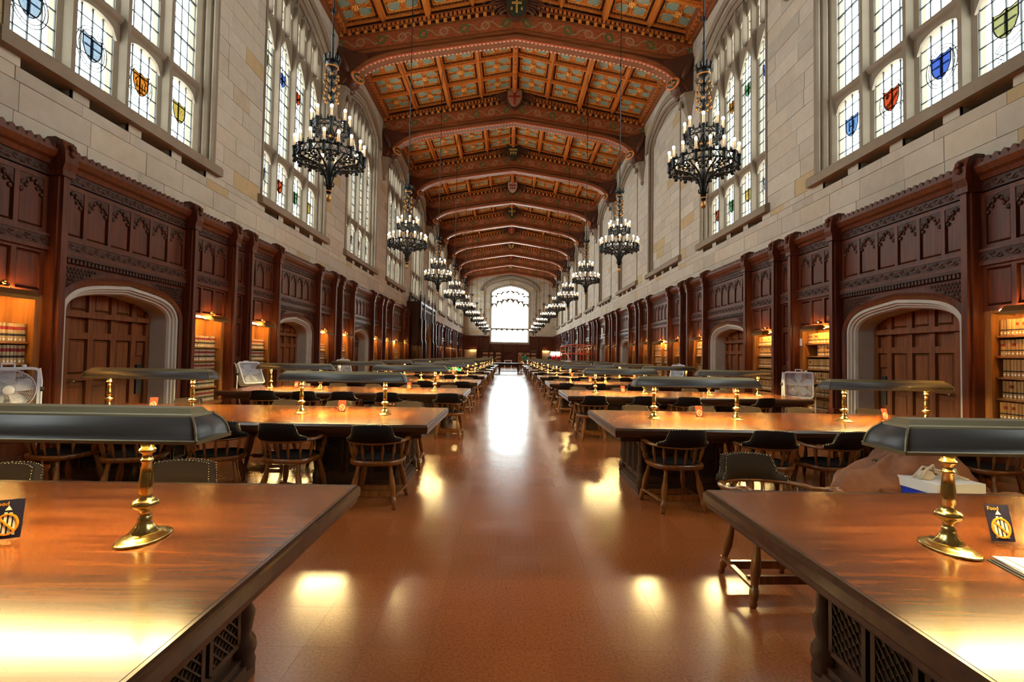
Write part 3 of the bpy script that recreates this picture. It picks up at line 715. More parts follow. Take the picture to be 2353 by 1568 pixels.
for q in (-1, 1):
    mb.tube([(.40, q * .16, 11.05), (.30, q * .30, 11.35), (.12, q * .34, 11.75), (.05, q * .30, 11.95)], [.09, .12, .09, .04], 6); mb.tube([(.42, q * .20, 11.0), (.55, q * .16, 10.85), (.60, q * .06, 10.80)], .06, 6)
mb.tube([(.25, 0, 10.72), (.42, 0, 10.62), (.50, 0, 10.52)], [.2, .13, .05], 6)
ME['bracket'] = mb.mesh('carved_bracket', 'beam_dark')
mb = MB(); mb.lathe([(.15, 0), (.17, .03), (.15, .06), (.001, .07)], 14, (0, 0, 0), .8, 1.35); mb.lathe([(.115, .05), (.115, .075), (.001, .08)], 12, (0, 0, 0), .8, 1.35, 1); mb.box(-.02, .02, -.11, .11, .07, .09, 0); mb.box(-.07, .07, .0, .03, .07, .09, 0)
ME['ovsh'] = mb.mesh('oval_shield', 'gilt_wood', 'f_green')
for i, t in enumerate(TK):
    if i == 0: continue
    o = grp('roof_truss', (0, t, 0), kind='structure', label='arched painted timber truss, %s from the viewpoint' % (NUM[i - 1]), group='roof trusses')
    for n, k in (('arched_beam', 'beam'), ('arch_rib', 'rib'), ('painted_frieze', 'frieze'), ('dentil_band', 'dentil'), ('scallop_trim', 'scallop')): ob(n, ME[k], o, kind='stuff' if n in ('dentil_band', 'scallop_trim') else None)
    ob('wings', ME['wings'], o, (0, -.26, 13.62)); ob('crown_shield', BOSS[(i + 7) % 9], o, (0, -.34, 13.48), rot=(-.12, 0, 0))
    for q in (-1, 1):
        bk = ob('carved_bracket', ME['bracket'], o, (q * XW, 0, 0), rz=math.pi if q > 0 else 0)
        ob('oval_shield', ME['ovsh'], bk, (.64, -.12 if q < 0 else .12, 11.05), rot=(0, R90 + .2, -.5 if q < 0 else .5), scale=(1.4, 1.4, 1.2))
# ------------------------------------------------------------------ oak panelling, doors, bookcases
PO = -.08
def PK(k): return CK(k) + PO
def wroot(sd, k): return (sd * XW, PK(k), 0), side_rz(sd)
SHELFBAY = {(1, 2), (-1, 3), (1, 5), (1, 8), (-1, 7)}          # bays with a wide bookcase instead of a door
PORTAL = {(-1, 4)}
def door_arch(t, hw, sp, ap): t = min(1, abs(t)); return sp + (ap - sp) * (.74 * max(0, 1 - t ** 5) ** .5 + .26 * (1 - t))
def door_path(hw, z0, sp, ap, n=14):
    th = [math.pi / 2 * (i / n) for i in range(n + 1)]
    rt = [(hw * math.cos(a) ** .45 if a < math.pi / 2 - 1e-6 else 0.0, 0) for a in th]
    rt = [(x, door_arch(x / hw, hw, sp, ap)) for x, _ in rt]
    return [(-hw, z0)] + [(-x, z) for x, z in rt] + [(x, z) for x, z in rt[::-1][1:]] + [(hw, z0)]
DHW, DSP, DAP = 1.11, 1.98, 2.44
def stiles(mb, s0, s1, z0, z1, n, d=.075, w=.06, m=0):
    mb.box(s0, s1, .0, .03, z0, z1, m); mb.box(s0, s1, .03, d, z0, z0 + .06, m); mb.box(s0, s1, .03, d, z1 - .06, z1, m)
    for i in range(n + 1):
        x = s0 + (s1 - s0) * i / n; a, b = (x, x + w) if i == 0 else (x - w, x) if i == n else (x - w / 2, x + w / 2)
        mb.box(a, b, .03, d, z0 + .06, z1 - .06, m)
def panel_mesh(w, h): 
    return MB().hexa([(-w, .03, 0), (w, .03, 0), (-w + .025, .052, .025), (w - .025, .052, .025), (-w, .03, h), (w, .03, h), (-w + .025, .052, h - .025), (w - .025, .052, h - .025)]).mesh('panel', 'wood_panel')
def carved_mesh(w):
    mb = MB(); xs = [-w + 2 * w * i / 18 for i in range(19)]
    strip(mb, xs, lambda x: -.035 - .17 * (abs(x) / w) ** 1.6 - .028 * math.cos(3 * math.pi * x / w) * (1 - .5 * abs(x) / w), lambda x: .0, .045, .068)
    for x in (-w * .78, -w * .36, 0, w * .36, w * .78):
        mb.ball((x, .064, -.045 - .10 * abs(x) / w), .032, 6, 0, 1, .6, 1.2)
    for q in (-1, 1): mb.ball((q * w * .80, .06, -.215), .034, 6, 0, 1, .6, 1); mb.ball((q * w * .45, .06, -.15), .026, 6, 0, 1, .6, 1.2)
    return mb.mesh('carved_head', 'wood_carved')
Z_UP, Z_UP1, Z_LO, Z_LO1 = 2.95, 3.72, 2.15, 2.76
SEC = {'door': (-1.25, 1.25, 6), 'sh1': (1.40, 2.585, 3), 'sh2': (-2.585, -1.40, 3), 'nar': (2.735, 3.24, 2)}
def cornice(mb, a, b, m=0):
    mb.prism([(0, 3.86), (.10, 3.86), (.12, 3.92), (.16, 3.95), (.20, 4.02), (.20, 4.06), (.14, 4.07), (.0, 4.07)], 'x', a, b, m)
    n = int((b - a) / .11)
    for i in range(n):
        x = a + (b - a) * (i + .5) / n; mb.prism([(x - .05, 4.07), (x + .05, 4.07), (x + .03, 4.12), (x, 4.145), (x - .03, 4.12)], 'y', .10, .17, m)
def carve_band(mb, a, b, z0, z1, d, m=0, step=.085):
    mb.box(a, b, 0, d - .02, z0, z1, m); n = int((b - a) / step)
    for i in range(n):
        x = a + (b - a) * (i + .5) / n; mb.ball((x, d - .02, (z0 + z1) / 2 + (.5 if i % 2 else -.5) * (z1 - z0) * .42), step * .40, 6, m, 1.1, .45, .55)
    mb.tube([(a + (b - a) * j / (2 * n), d - .018, (z0 + z1) / 2 + (z1 - z0) * .22 * math.sin(math.pi * j / 2 + .8)) for j in range(2 * n + 1)], .010, 4, m)
def pil_mesh():
    mb = MB(); 
    mb.box(-.075, .075, .0, .20, 0, 3.95); mb.box(-.045, .045, .20, .245, .55, 3.80); mb.box(-.095, .095, 0, .27, 0, .52); mb.box(-.085, .085, 0, .25, .52, .60)
    mb.box(-.09, .09, .0, .27, 3.72, 3.80)
    mb.prism([(-.085, 3.86), (.085, 3.86), (.085, 4.19), (-.085, 4.19)], 'y', .0, .24)
    mb.prism([(.0, 3.80), (.27, 3.80), (.30, 3.90), (.29, 4.06), (.25, 4.17), (.16, 4.225), (.05, 4.22), (0, 4.17)], 'x', -.095, .095)
    for z in (4.02, 4.10): mb.ball((0, .295, z), .05, 6)
    return mb.mesh('pilaster', 'wood_panel')
ME['pil'] = pil_mesh()
def bay_frame(skip_door, joined):
    mb = MB()
    for key, (a, b, n) in SEC.items():
        stiles(mb, a, b, Z_UP, 3.70, n)
        if key in ('sh1', 'sh2'): stiles(mb, a, b, Z_LO, Z_LO1, n)
        if key == 'nar':
            stiles(mb, a, b, Z_LO, Z_LO1, 1); stiles(mb, a, b, 1.30, 2.15, 1); stiles(mb, a, b, .05, 1.30, 1)
        if key == 'door' and skip_door: stiles(mb, a, b, Z_LO, Z_LO1, n)
        if joined and key != 'nar':
            w = (b - a) / n
            for i in range(n):
                c = a + w * (i + .5); head(mb, c, w - .06, 3.50, 3.60, 3.64, .03, .06, True, 6)
    if not skip_door:
        # spandrel board around the stone arch and the timber arch moulding
        xs = [-1.25 + 2.5 * i / 40 for i in range(41)]
        f = lambda x: door_arch(x / (DHW + .05), DHW + .05, DSP, DAP + .03) if abs(x) < DHW + .05 else 0.0
        strip(mb, xs, f, lambda x: 2.64, .0, .05)
        mb.sweep(door_path(DHW + .04, 0, DSP, DAP + .03), [(0, .0), (0, .09), (.05, .12), (.10, .09), (.10, 0)])
        for q in (-1, 1):
            mb.prism([(q * 1.25, 2.60), (q * .45, 2.60), (q * 1.25, 2.26)], 'y', .05, .056, 1)
            for i in range(14):
                for j in range(6):
                    x, z = 1.22 - .055 * i - (j % 2) * .027, 2.575 - .05 * j
                    if z > 2.29 + (1.25 - x) * .42: mb.ball((q * x, .056, z), .026, 5, 1, 1, .7, 1)
    return mb
def bay_trim(a0=-S / 2 + .255, a1=S / 2 + .255):
    mb = MB(); cornice(mb, a0, a1); return mb.mesh('cornice', 'wood_panel')
ME['cornice'] = bay_trim()
mb = MB(); carve_band(mb, -S / 2 + .255, S / 2 + .255, 3.72, 3.86, .10); ME['frz'] = mb.mesh('carved_frieze', 'wood_carved')
mb = MB(); carve_band(mb, -S / 2 + .255, S / 2 + .255, 2.79, 2.92, .13, 0, .10); mb.box(-S / 2 + .255, S / 2 + .255, 0, .12, 2.74, 2.79, 1); mb.box(-S / 2 + .255, S / 2 + .255, 0, .12, 2.92, 2.955, 1); ME['string'] = mb.mesh('carved_string', 'wood_carved', 'wood_panel')
mb = MB(); mb.box(-1.25, 1.25, 0, .13, 2.70, 2.745)
for i in range(40): x = -1.25 + 2.5 * (i + .5) / 40; mb.box(x - .02, x + .02, .02, .11, 2.64, 2.70)
ME['dband'] = mb.mesh('dentil_band', 'wood_carved')
for nm, sk, jn in (('fr_d', 0, 0), ('fr_s', 1, 0), ('fr_dj', 0, 1), ('fr_sj', 1, 1)): ME[nm] = bay_frame(sk, jn).mesh('panel_frame', 'wood_panel', 'wood_carved')
for key, (a, b, n) in SEC.items(): w = (b - a) / n / 2 - .036; ME['pu_' + key] = panel_mesh(w, .61); ME['pl_' + key] = panel_mesh(w, .47); ME['ch_' + key] = carved_mesh(w)
ME['pn1'] = panel_mesh(.19, .47); ME['pn2'] = panel_mesh(.19, .71); ME['pn3'] = panel_mesh(.19, 1.10)
trimn = [0]
def panelling(sd, k):
    trimn[0] += 1; loc, rz = wroot(sd, k); sk = (sd, k) in SHELFBAY; near = k <= 3
    o = grp('trim_%d' % trimn[0], loc, rz, kind='structure', label='dark carved oak panelling, bay %s from the viewpoint on the %s' % (NUM[k + 1], side_nm(sd)))
    ob('panel_frame', ME['fr_' + ('s' if sk else 'd') + ('' if near else 'j')], o); ob('cornice', ME['cornice'], o); ob('carved_frieze', ME['frz'], o, kind='stuff'); ob('carved_string', ME['string'], o, kind='stuff')
    if not sk: ob('dentil_band', ME['dband'], o, kind='stuff')
    for s_ in (-2.66, -1.325, 1.325, 2.66): ob('pilaster', ME['pil'], o, (s_, 0, 0))
    if near:
        for key, (a, b, n) in SEC.items():
            for i in range(n):
                c = a + (b - a) * (i + .5) / n; p = ob('panel', ME['pu_' + key], o, (c, 0, Z_UP + .07)); ob('carved_head', ME['ch_' + key], p, (0, 0, .625))
                if key in ('sh1', 'sh2') or (key == 'door' and sk): ob('panel', ME['pl_' + key], o, (c, 0, Z_LO + .07))
        for z, q in ((Z_LO + .07, 'pn1'), (1.37, 'pn2'), (.12, 'pn3')): ob('panel', ME[q], o, (2.9875, 0, z))
# doors
mb = MB(); mb.sweep(door_path(DHW, 0, DSP, DAP), [(.03, .0), (.03, .075), (-.025, .085), (-.04, .055), (-.06, .05), (-.07, .02), (-.095, .01), (-.115, -.03), (-.12, -.38), (.03, -.38)]); ME['darch'] = mb.mesh('stone_surround', 'stone_grey')
def leaf_mesh():
    mb = MB(); mb.box(-.98, .98, -.46, -.36, 0, 2.5)
    for x in (-.94, -.62, -.20, .22, .64, .94): mb.box(x - .05, x + .05, -.36, -.31, 0, 2.4)
    for z in (.02, .32, 1.00, 1.62, 1.94, 2.36): mb.box(-.94, .94, -.36, -.312 if z != 1.94 else -.26, z, z + (.10 if z != 1.94 else .08))
    return mb.mesh('door_leaf', 'wood_door')
ME['leaf'] = leaf_mesh(); ME['dpan'] = MB().hexa([(-.145, -.36, 0), (.145, -.36, 0), (-.11, -.325, .03), (.11, -.325, .03), (-.145, -.36, .5), (.145, -.36, .5), (-.11, -.325, .47), (.11, -.325, .47)]).mesh('door_panel', 'wood_door')
ME['dpanS'] = MB().hexa([(-.145, -.36, 0), (.145, -.36, 0), (-.11, -.325, .03), (.11, -.325, .03), (-.145, -.36, .28), (.145, -.36, .28), (-.11, -.325, .25), (.11, -.325, .25)]).mesh('door_panel', 'wood_door')
ME['dwin'] = MB().box(-.06, .06, -.36, -.32, 0, .5).mesh('door_window', 'black')
mb = MB(); mb.lathe([(.03, 0), (.035, .01), (.012, .02), (.012, .05), (.03, .07), (.001, .085)], 10, (0, 0, 0), M=Matrix.Rotation(-R90, 4, 'X')); ME['knob'] = mb.mesh('knob', 'brass_dull')
doorn = [0]
def door(sd, k):
    doorn[0] += 1; loc, rz = wroot(sd, k)
    o = grp('door_%d' % doorn[0], loc, rz, kind='structure', label='oak panelled door in a grey stone arch, %s along the %s wall' % (NUM[max(0, k)], side_nm(sd)))
    ob('stone_surround', ME['darch'], o); lf = ob('door_leaf', ME['leaf'], o); ob('knob', ME['knob'], lf, (.56 * (1 if sd < 0 else -1), -.31, 1.0))
    if k <= 2:
        for x in (-.41, .01, .43):
            for z, q in ((.42, 'dpan'), (1.10, 'dpan')): ob('door_panel', ME[q], lf, (x, 0, z))
        for x in (-.41, .01, .43, .79, -.78): ob('door_panel', ME['dpanS'], lf, (x, 0, 2.05), scale=(1 if abs(x) < .5 else .6, 1, 1))
        ob('door_window', ME['dwin'], lf, (.79 * (1 if sd > 0 else -1), 0, .72))
        ob('door_panel', ME['dpan'], lf, (.79 * (1 if sd > 0 else -1), 0, 1.36), scale=(.6, 1, .5))
    return o
# bookcases
def ordn(n):
    L = ['zeroth', 'first', 'second', 'third', 'fourth', 'fifth', 'sixth', 'seventh', 'eighth', 'ninth', 'tenth', 'eleventh', 'twelfth', 'thirteenth', 'fourteenth', 'fifteenth', 'sixteenth', 'seventeenth', 'eighteenth', 'nineteenth', 'twentieth']
    return L[n] if n <= 20 else ('twenty-' + L[n - 20] if n < 30 else 'thirtieth' if n == 30 else ('thirty-' + L[n - 30] if n < 40 else 'fortieth' if n == 40 else 'forty-' + L[n - 40]))
def carcass(hw, div):
    mb = MB(); mb.box(-hw - .02, hw + .02, -.36, -.30, 0, 2.20); 
    for q in (-1, 1): mb.box(min(q * hw, q * (hw - .05)), max(q * hw, q * (hw - .05)), -.30, .05, .42, 2.16); mb.box(min(q * hw, q * (hw - .09)), max(q * hw, q * (hw - .09)), .03, .06, .42, 2.16)
    mb.box(-hw, hw, -.30, .05, 2.12, 2.17); mb.box(-hw, hw, -.30, .09, .40, .46); mb.box(-hw, hw, -.30, .07, 0, .08)
    if div: mb.box(-.03, .03, -.30, .05, .42, 2.16)
    return mb.mesh('carcass', 'wood_shelf')
SHW = {False: .5925, True: 1.25}
for wd in (False, True):
    hw = SHW[wd]; ME['car%d' % wd] = carcass(hw, wd); ME['shf%d' % wd] = MB().box(-hw + .05, hw - .05, -.30, -.03, -.026, 0).mesh('shelf', 'wood_shelf')
    mb = MB(); w2 = hw if not wd else hw / 2; stiles(mb, -w2 / 1, 0 - .01, .08, .40, 1, .07); ME['cdo%d' % wd] = mb.mesh('cupboard_door', 'wood_panel')
ub = MB(); up = [(0, -.24), (1, -.24), (1, -.078), (.8, -.06), (.2, -.06), (0, -.078)]
def book_geo(mb, x0, w, z0, h, i, dd=0):
    v = [(x0 + a * w, b + dd, z0) for a, b in up] + [(x0 + a * w, b + dd, z0 + h) for a, b in up]; n = 6
    f = [(5, 4, 3, 2, 1, 0), (6, 7, 8, 9, 10, 11)]; uv = [[(i + .1, .97)] * 6, [(i + .1, .97)] * 6]
    for a in range(n):
        b = (a + 1) % n; f.append((a, b, n + b, n + a)); u0, u1 = i + min(.999, up[a][0]), i + min(.999, up[b][0]); uv.append([(u0, 0), (u1, 0), (u1, 1), (u0, 1)])
    mb.add(v, f, 0, uv)
mb = MB(); book_geo(mb, 0, 1, 0, 1, 0); UB = {'book_tan_red': mb.mesh('book', 'book_tan_red'), 'book_gold': mb.mesh('book', 'book_gold')}
BOOKS = []; bcn = {-1: 0, 1: 0}
LAMPS = []
# picture lamp
mb = MB(); mb.prism([(-.02, .0), (.16, -.045), (.17, -.005), (.10, .065), (.03, .065), (-.02, .03)], 'x', -.24, .24); ME['sltube'] = MB().box(-.22, .22, -.028, -.0215, -.004, .026).mesh('lamp_tube', 'shelf_glow'); ME['slend'] = MB().box(-.22, .22, -.028, -.0215, -.004, .026).mesh('lamp_tube', 'end_glow'); ME['slshade'] = mb.mesh('lamp_shade', 'brass_dull')
mb = MB(); mb.tube([(0, -.10, .08), (0, .0, .13), (0, .05, .10), (0, .06, .05)], .011, 6); mb.ball((0, -.02, .135), .03, 8); mb.tube([(-.16, -.06, .02), (-.10, -.05, .06), (0, -.08, .09)], .009, 6); ME['slarm'] = mb.mesh('lamp_arm', 'brass')
mb = MB(); mb.ball((0, 0, 0), .022, 8); ME['slbulb'] = mb.mesh('bulb', 'shelf_bulb')
def bookcase(sd, k, s_, wide, yref):
    loc, rz = wroot(sd, k); y = PK(k) + s_ * (1 if sd > 0 else -1); hw = SHW[wide]
    L = (sd * XW, y, 0); bcn[sd] += 1; n_ = bcn[sd]; nm = '%s bookcase on the %s' % (ordn(n_), side_nm(sd))
    o = grp('bookcase', L, rz, label='built-in oak bookcase of law books, %s along the %s wall from the viewpoint' % (ordn(n_), side_nm(sd)), cat='bookcase', group='built-in bookcases')
    ob('carcass', ME['car%d' % wide], o)
    zs = [1.83, 1.57, 1.30, 1.03, .765, .46] if sd > 0 else [1.55, 1.28, 1.02, .745, .46]
    for z in zs[:-1]: ob('shelf', ME['shf%d' % wide], o, (0, 0, z))
    for x in ((-hw + .005, 0), (0, 0)) if not wide else ((-hw / 2, 0), (0, 0), (hw / 2, 0), (hw, 0)):
        ob('cupboard_door', ME['cdo%d' % wide], o, (x[0] + (hw if not wide and x[0] < 0 else hw if not wide else 0) * (1 if not wide else 0), 0, 0)) if not wide else ob('cupboard_door', ME['cdo1'], o, (x[0], 0, 0))
    lamp = grp('shelf_lamp', (sd * (XW - .12), y, 2.115), rz, label='small brass picture lamp above the %s' % nm, cat='lamp', group='brass lamps above the bookcases')
    off = .2 if k >= -1 else 0
    ob('lamp_shade', ME['slshade'], lamp, (-.08, .02, -.01), scale=(1.9, 1, 1) if wide else None); ob('lamp_tube', ME['sltube'], lamp, (-.08, .02, -.01), scale=(1.9, 1, 1) if wide else None); ob('lamp_arm', ME['slarm'], lamp, (-.08, 0, 0))
    for q in (-.03, .04): ob('bulb', ME['slbulb'], lamp, (q + .30, -.03, .02))
    # books
    bm = 'book_gold' if sd > 0 else 'book_tan_red'
    sec = [(-hw + .06, hw - .06)] if not wide else [(-hw + .06, -.04), (.04, hw - .06)]
    rr = random.Random(n_ * 7 + sd)
    for r, z in enumerate(zs):
        for a, b in sec:
            x = a + .002; i = 0; bw = .066 if (k <= -1 and sd > 0 and r < 2) else .058 if k <= -1 else .045
            stop = b - (rr.uniform(.08, .35) if (rr.random() < .25) else .0)
            if sd < 0 and k == -1 and r == 1: stop = b - .12
            h = rr.choice([.205, .215, .225])
            if k == 1 and sd > 0 and s_ < 0 and r == 0: x = a + .45
            while True:
                w_ = bw * rr.uniform(.9, 1.08)
                if x + w_ > stop: break
                i += 1; hh = h + rr.uniform(-.003, .003)
                # index counted from the left as seen from the room (local +x is to the left there)
                BOOKS.append((sd, y, x, w_, z, hh, r, i, nm, bm, L, rz, rr.uniform(-.012, .004))); x += w_ + .0015
for k in range(-1, 10):
    for sd in (-1, 1):
        if (sd, k) in PORTAL: continue
        panelling(sd, k)
        if (sd, k) in SHELFBAY: pass
        else: door(sd, k)
        order = [1.9925, 0, -1.9925] if sd < 0 else [-1.9925, 0, 1.9925]     # from the viewpoint outwards
        for s_ in order:
            if s_ == 0:
                if (sd, k) in SHELFBAY: bookcase(sd, k, 0, True, 0)
            elif not (sd, k) in ((-1, -1), (1, -1)) or (s_ < 0) == (sd < 0): bookcase(sd, k, s_, False, 0)
def bscore(b):
    sd, y, x, w_, z, h = b[:6]; yy = y + x * (1 if sd > 0 else -1); p = proj(sd * (XW + .06), yy, z + h / 2)
    if not p or not (2 < p[0] < 2350) or p[1] > 930: return 0
    if y > 40: return 0
    return abs(FPX * h / yy) * abs(FPX * w_ * XW / yy / yy)
BOOKS.sort(key=bscore, reverse=True)
rest = {'book_tan_red': MB(), 'book_gold': MB()}
ROW = {}
for b in BOOKS: ROW[(b[8], b[6], b[2] < 0 if b[9] is None else 0)] = max(ROW.get((b[8], b[6], 0), 0), b[7])
for n, (sd, y, x, w_, z, h, r, i, nm, bm, L, rz, dd) in enumerate(BOOKS):
    if n < 300:
        col = 'tan law book with red and black bands' if bm == 'book_tan_red' else 'golden tan law book with black label'
        seq = ROW[(nm, r, 0)] + 1 - i
        ob('law_book', UB[bm], None, (L[0] + (-dd if sd > 0 else dd), y + x * (1 if sd > 0 else -1), z), rz, scale=(w_, 1, h), label='%s, %s from left, %s shelf, %s' % ('red-banded tan law book' if sd < 0 else 'golden law book', ordn(seq), ordn(r + 1), nm), cat='book', group='law books on the %s' % nm)
    else:
        q = rest[bm]; o0 = len(q.v); book_geo(q, 0, w_, z, h, n % 1000)
        cs = 1 if sd > 0 else -1
        for j in range(o0, len(q.v)):
            a, d, zz = q.v[j]; a += x; q.v[j] = (sd * (XW - d), y + cs * a, zz)
for bm, q in rest.items(): ob('distant_books', q.mesh('distant_books', bm), kind='stuff', label='rows of further %s law books filling the shelves' % ('tan' if bm == 'book_tan_red' else 'golden'), cat='books')
# end wall panelling
mb = MB()
for a, b, n in ((-XW, -4.35, 3), (-4.2, -3.75, 1), (-3.7, -2.75, 2), (2.75, 3.7, 2), (3.75, 4.2, 1), (4.35, XW, 3)):
    stiles(mb, a, b, 2.25, 3.1, n); stiles(mb, a, b, 3.1, 4.0, n); stiles(mb, a, b, 0, 2.25, n) if n == 1 else None; cornice(mb, a, b)
for i in range(7): a = -2.7 + 5.4 * i / 7; stiles(mb, a, a + 5.4 / 7, .0, 1.5, 1); stiles(mb, a, a + 5.4 / 7, 1.5, 3.0, 2)
for x in (-XW + .1, -4.28, -3.72, -2.72, 2.72, 3.72, 4.28, XW - .1, -.95, .95): mb.box(x - .08, x + .08, 0, .2, 0, 4.15 if abs(x) > 1.5 else 3.05)
xs = [-.8 + 1.6 * i / 20 for i in range(21)]; mb.sweep(door_path(.62, 0, 1.45, 1.9), [(0, .0), (0, .12), (.10, .16), (.14, .0)])
ob('trim_%d' % (trimn[0] + 1), mb.mesh('end_panelling', 'wood_panel'), None, (0, YE - .02, 0), math.pi, kind='structure', label='red brown oak panelling below the end window'); trimn[0] += 1
# ------------------------------------------------------------------ reading tables, lamps, card holders, chairs
TL, TD, TH = 4.5, 1.66, .762
def row_y(k): return 1.82 + 3.87 * k                                       # table centre line
def tx(sd): return -.855 if sd < 0 else .965                                # aisle end of the table
def rect(a, b): return [(-a, -b), (a, -b), (a, b), (-a, b)]
def table_meshes():
    a, b = TL / 2, TD / 2
    top = MB().box(-a + .05, a - .05, -b + .05, b - .05, -.04, 0)
    # boards of the top are mitred inside a moulded edge
    edge = MB().sweep([(-a + .05, -b + .05), (-a + .05, b - .05), (a - .05, b - .05), (a - .05, -b + .05)], [(0, -.001), (.028, -.001), (.034, -.010), (.040, -.012), (.050, -.022), (.050, -.062), (.036, -.070), (.030, -.090), (-.05, -.095), (-.05, -.04)], closed=True, plane='xy')
    apron = MB()
    for q in (-1, 1): apron.box(-a + .12, a - .12, q * (b - .13) - .02, q * (b - .13) + .02, -.15, -.05); apron.box(q * (a - .13) - .02, q * (a - .13) + .02, -b + .12, b - .12, -.15, -.05)
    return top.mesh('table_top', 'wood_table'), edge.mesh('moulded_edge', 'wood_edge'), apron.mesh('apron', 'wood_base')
ME['ttop'], ME['tedge'], ME['tapron'] = table_meshes()
PX, PY = .42, .40                                                           # half size of a pedestal
mb = MB(); mb.box(-PX, PX, -PY, PY, .10, .62); mb.box(-PX - .05, PX + .05, -PY - .05, PY + .05, 0, .08); mb.box(-PX - .03, PX + .03, -PY - .03, PY + .03, .08, .11)
mb.box(-PX - .03, PX + .03, -PY - .03, PY + .03, .62, .67); mb.box(-PX - .01, PX + .01, -PY - .20, PY + .20, .65, .72)
for q in (-1, 1):
    for r in (-1, 1): mb.prism([(q * PY, .50), (q * (PY + .03), .50), (q * (PY + .10), .60), (q * (PY + .19), .66), (q * PY, .66)], 'x', r * PX - (.06 if r > 0 else -.0), r * PX + (.0 if r > 0 else .06))
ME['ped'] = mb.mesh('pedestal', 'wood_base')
cp = [(.05, 0), (.058, .02), (.05, .05), (.06, .08), (.055, .12), (.036, .15), (.045, .20), (.05, .24), (.034, .28), (.034, .50), (.046, .52), (.036, .545), (.05, .57), (.055, .62)]
ME['pcol'] = MB().lathe(cp, 10).mesh('corner_column', 'wood_base')
def lattice(w, h):
    mb = MB(); mb.box(-w / 2, w / 2, -.012, -.008, 0, h, 1)
    for q in (-1, 1): mb.box(q * w / 2 - .012, q * w / 2 + .012, -.012, .012, 0, h, 0)
    for z in (0, h): mb.box(-w / 2, w / 2, -.012, .012, z - .012, z + .012, 0)
    st = .045; n = int((w + h) / st)
    for i in range(n):
        c = i * st                                                          # diagonal bars clipped to the frame
        x0, z0 = (-w / 2 + c, 0) if c < w else (w / 2, c - w); x1, z1 = (-w / 2, c) if c < h else (-w / 2 + c - h, h)
        mb.tube([(x0, 0, z0), (x1, 0, z1)], .005, 4, 0); mb.tube([(-x0, .006, z0), (-x1, .006, z1)], .005, 4, 0)
    return mb.mesh('grille', 'wood_base', 'black')
ME['grE'] = lattice(.20, .36); ME['grL'] = lattice(.21, .36)
def table(sd, k):
    xc = tx(sd) + sd * TL / 2; near = k <= 3
    o = grp('reading_table', (xc, row_y(k), TH), 0, label='long oak reading table, %s from the viewpoint on the %s of the aisle' % (NUM[k], side_nm(sd)), cat='table', group='reading tables')
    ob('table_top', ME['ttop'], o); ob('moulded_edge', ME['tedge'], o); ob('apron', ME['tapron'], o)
    for q in (-1, 1):
        p = ob('pedestal', ME['ped'], o, (q * (TL / 2 - .42 - PX), 0, -TH))
        if near:
            for a in (-1, 1):
                for b in (-1, 1): ob('corner_column', ME['pcol'], p, (a * (PX + .01), b * (PY + .01), .05))
            for a in (-1, 1):
                for y in (-.25, 0, .25): ob('grille', ME['grE'], p, (a * (PX + .015), y, .18), rz=-a * R90)
                for x in (-.27, 0, .27): ob('grille', ME['grL'], p, (x, a * (PY + .015), .18), rz=0 if a > 0 else math.pi)
    return o
# desk lamp: two brass posts, one long hipped shade
SHL, SZ0, SZ1 = .742, .372, .497                                             # half length, underside and top above the table
sec = [(.108, 0), (.108, .011), (.102, .014), (.100, .030), (.094, .052), (.083, .074), (.066, .092), (.062, .099), (.052, .103), (.040, .122)]
def shade_mesh():
    mb = MB(); rings = []; v = []; f = []; fm = []
    for y, z in sec:
        e = SHL - (.108 - y) * 1.1
        v += [(-e, -y, SZ0 + z), (e, -y, SZ0 + z), (e, y, SZ0 + z), (-e, y, SZ0 + z)]
    n = len(sec)
    for i in range(n - 1):
        for q in range(4):
            f.append((i * 4 + q, i * 4 + (q + 1) % 4, i * 4 + 4 + (q + 1) % 4, i * 4 + 4 + q))
    o = len(mb.v); mb.v += v
    for i, q in enumerate(f):
        lvl = i // 4; mb.f.append([o + j for j in q]); mb.m.append(0 if 2 <= lvl <= 5 else 1); mb.s.append(2 <= lvl <= 5); mb.u.append(None)
    mb.add([v[-4], v[-3], v[-2], v[-1]], [(0, 1, 2, 3)], 1)
    for sx in (-1, 1):                                                     # raised corner beads
        for sy in (-1, 1): mb.tube([(sx * (SHL - (.108 - y) * 1.1), sy * y, SZ0 + z) for y, z in sec[1:8]], .005, 5, 1)
    mb.box(-SHL + .03, SHL - .03, -.088, .088, SZ0 + .044, SZ0 + .048, 2)  # white reflector inside
    return mb.mesh('lamp_shade', 'shade_metal', 'bronze_trim', 'white_metal')
ME['shade'] = shade_mesh()
pp = [(.045, .022), (.047, .03), (.030, .05), (.022, .07), (.024, .078), (.019, .083), (.017, .10), (.024, .108), (.044, .122), (.046, .132), (.038, .145), (.018, .155), (.021, .16), (.018, .166), (.024, .172), (.025, .20), (.021, .245), (.017, .285), (.021, .288), (.021, .296), (.017, .299), (.017, .318), (.028, .325), (.028, .335), (.020, .342), (.026, .360), (.022, .395)]
ME['lpost'] = MB().lathe(pp, 14).mesh('lamp_post', 'brass')
ME['lbase'] = MB().lathe([(.072, 0), (.075, .006), (.071, .010), (.062, .013), (.055, .020), (.045, .026)], 22, (0, 0, 0), 1, 1.55).mesh('lamp_base', 'brass')
tub = MB().box(-SHL + .09, SHL - .09, -.025, .025, SZ0 + .018, SZ0 + .032); ME['tube'], ME['tubed'] = tub.mesh('lamp_tube', 'tube_glow'), tub.mesh('lamp_tube', 'tube_dim')
PO_ = .49
